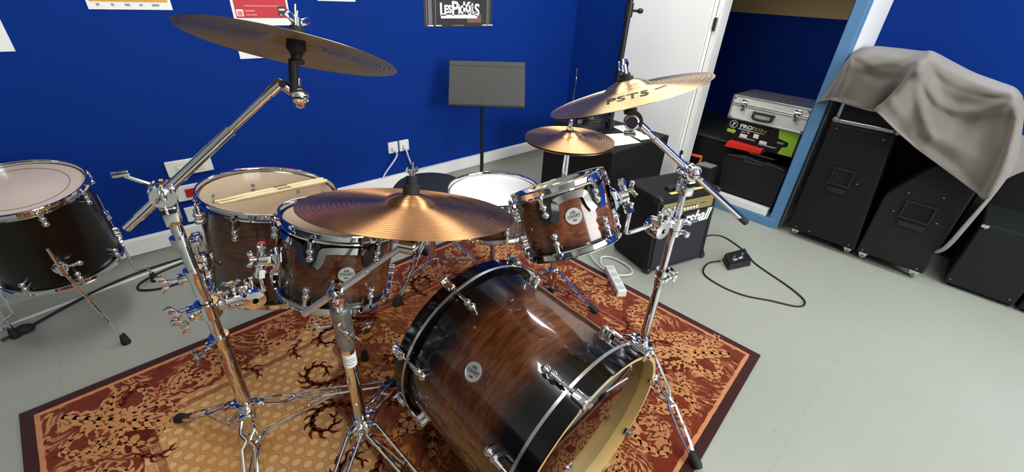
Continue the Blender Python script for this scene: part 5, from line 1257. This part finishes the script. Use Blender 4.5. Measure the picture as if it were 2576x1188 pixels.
# power strip with white lead
p0, p1 = V((1.745, .985, .0)), V((1.632, .83, .0)); d = (p1-p0).normalized(); cpt = (p0+p1)/2+EZ*.031
p0, p1 = V((1.77, 1.03, 0)), V((1.63, .845, 0)); d = (p1-p0); Ls = d.length; d.normalize(); cpt = (p0+p1)/2+EZ*.03
t = thing('power_strip', 'white multi-socket power strip lying across the rug edge by the amplifier', 'power strip', (cpt.x, cpt.y, .008))
fr = frame(EZ, d); MB().box(cpt, (Ls, .05, .042), fr, bev=.006).build('body', WHITEPL, t)
mb = MB()
for k in range(4): mb.cyl(cpt+d*(-.085+.058*k)+EZ*.0205, cpt+d*(-.085+.058*k)+EZ*.0222, .0185, 18)
mb.build('outlet', mat('pale_grey_plastic', (196, 196, 190), .5), t)
mb = MB(); s_ = EZ.cross(d)
for k in range(5): mb.box(cpt+d*(-.1+.05*k)-s_*.0255+EZ*-.004, (.014, .002, .012), fr)
mb.build('side_slots', MIDGREY, t)
floor_cable('white_cable', 'white mains lead curling by the power strip', [(1.775, 1.035), (1.86, 1.09), (1.97, 1.07), (2.02, .98)] if False else [(1.772, 1.032), (1.80, 1.10), (1.86, 1.14), (1.905, 1.09), (1.90, .98), (1.85, .93), (1.79, .96), (1.76, 1.02), (1.80, 1.16), (1.95, 1.38)], .0045, WCABLE, .012)
# cables along the wall at left
floor_cable('black_cable', 'black cable along the wall foot behind the lone floor tom', [(-.60, 2.30), (-.52, 2.34), (-.40, 2.42), (-.28, 2.49), (-.12, 2.545), (.08, 2.56), (.3, 2.555), (.55, 2.56)], .006, CABLE)
floor_cable('black_cable', 'black cable forming a loose loop on the floor left of the big floor tom', [(.45, 2.54), (.2, 2.53), (.0, 2.50), (-.13, 2.44), (-.15, 2.37), (-.06, 2.32), (.1, 2.33), (.3, 2.37)], .005, CABLE)
o = MB().ball((-.53, 2.31, .02), .03, 14, scale=(1.1, .8, .68)).build('cable_connector', BLACKRUB); rebase(o, (-.53, 2.31, 0)); tag(o, 'black rubber cable connector on the floor left under the lone floor tom', 'connector')
P0, P1 = onz(0, 829), onz(518, 635.5)
ln = MB().prism([P0-(P1-P0)*.8+EZ*.0004, P1+(P1-P0)*.05+EZ*.0004, P1+(P1-P0)*.05+V((-.006, .018, .0004)), P0-(P1-P0)*.8+V((-.006, .018, .0004))], (0, 0, .0012)).build('floor_tape', PAPER); rebase(ln, (P0+P1)/2); tag(ln, 'narrow white tape line on the floor along the wall at left', 'tape')
o = MB().box((-.66, 2.44, .075), (.12, .12, .15), bev=.006).build('white_box', WHITEPL); rebase(o, (-.66, 2.44, 0)); tag(o, 'white box on the floor at the far left edge', 'box')
# loose wing nut on the rug
wp = onz(925, 825, RZ); t = thing('loose_wing_clamp', 'small chrome wing clamp lying on the gold field of the rug', 'clamp', wp)
mb = MB(); wing(mb, wp+EZ*.014, (.3, .2, 1), .013); mb.cyl(wp+V((-.03, -.008, .007)), wp+V((.03, .008, .007)), .005, 8); mb.box(wp+V((0, 0, .006)), (.02, .03, .012), bev=.003); mb.build('body', CHROME, t)
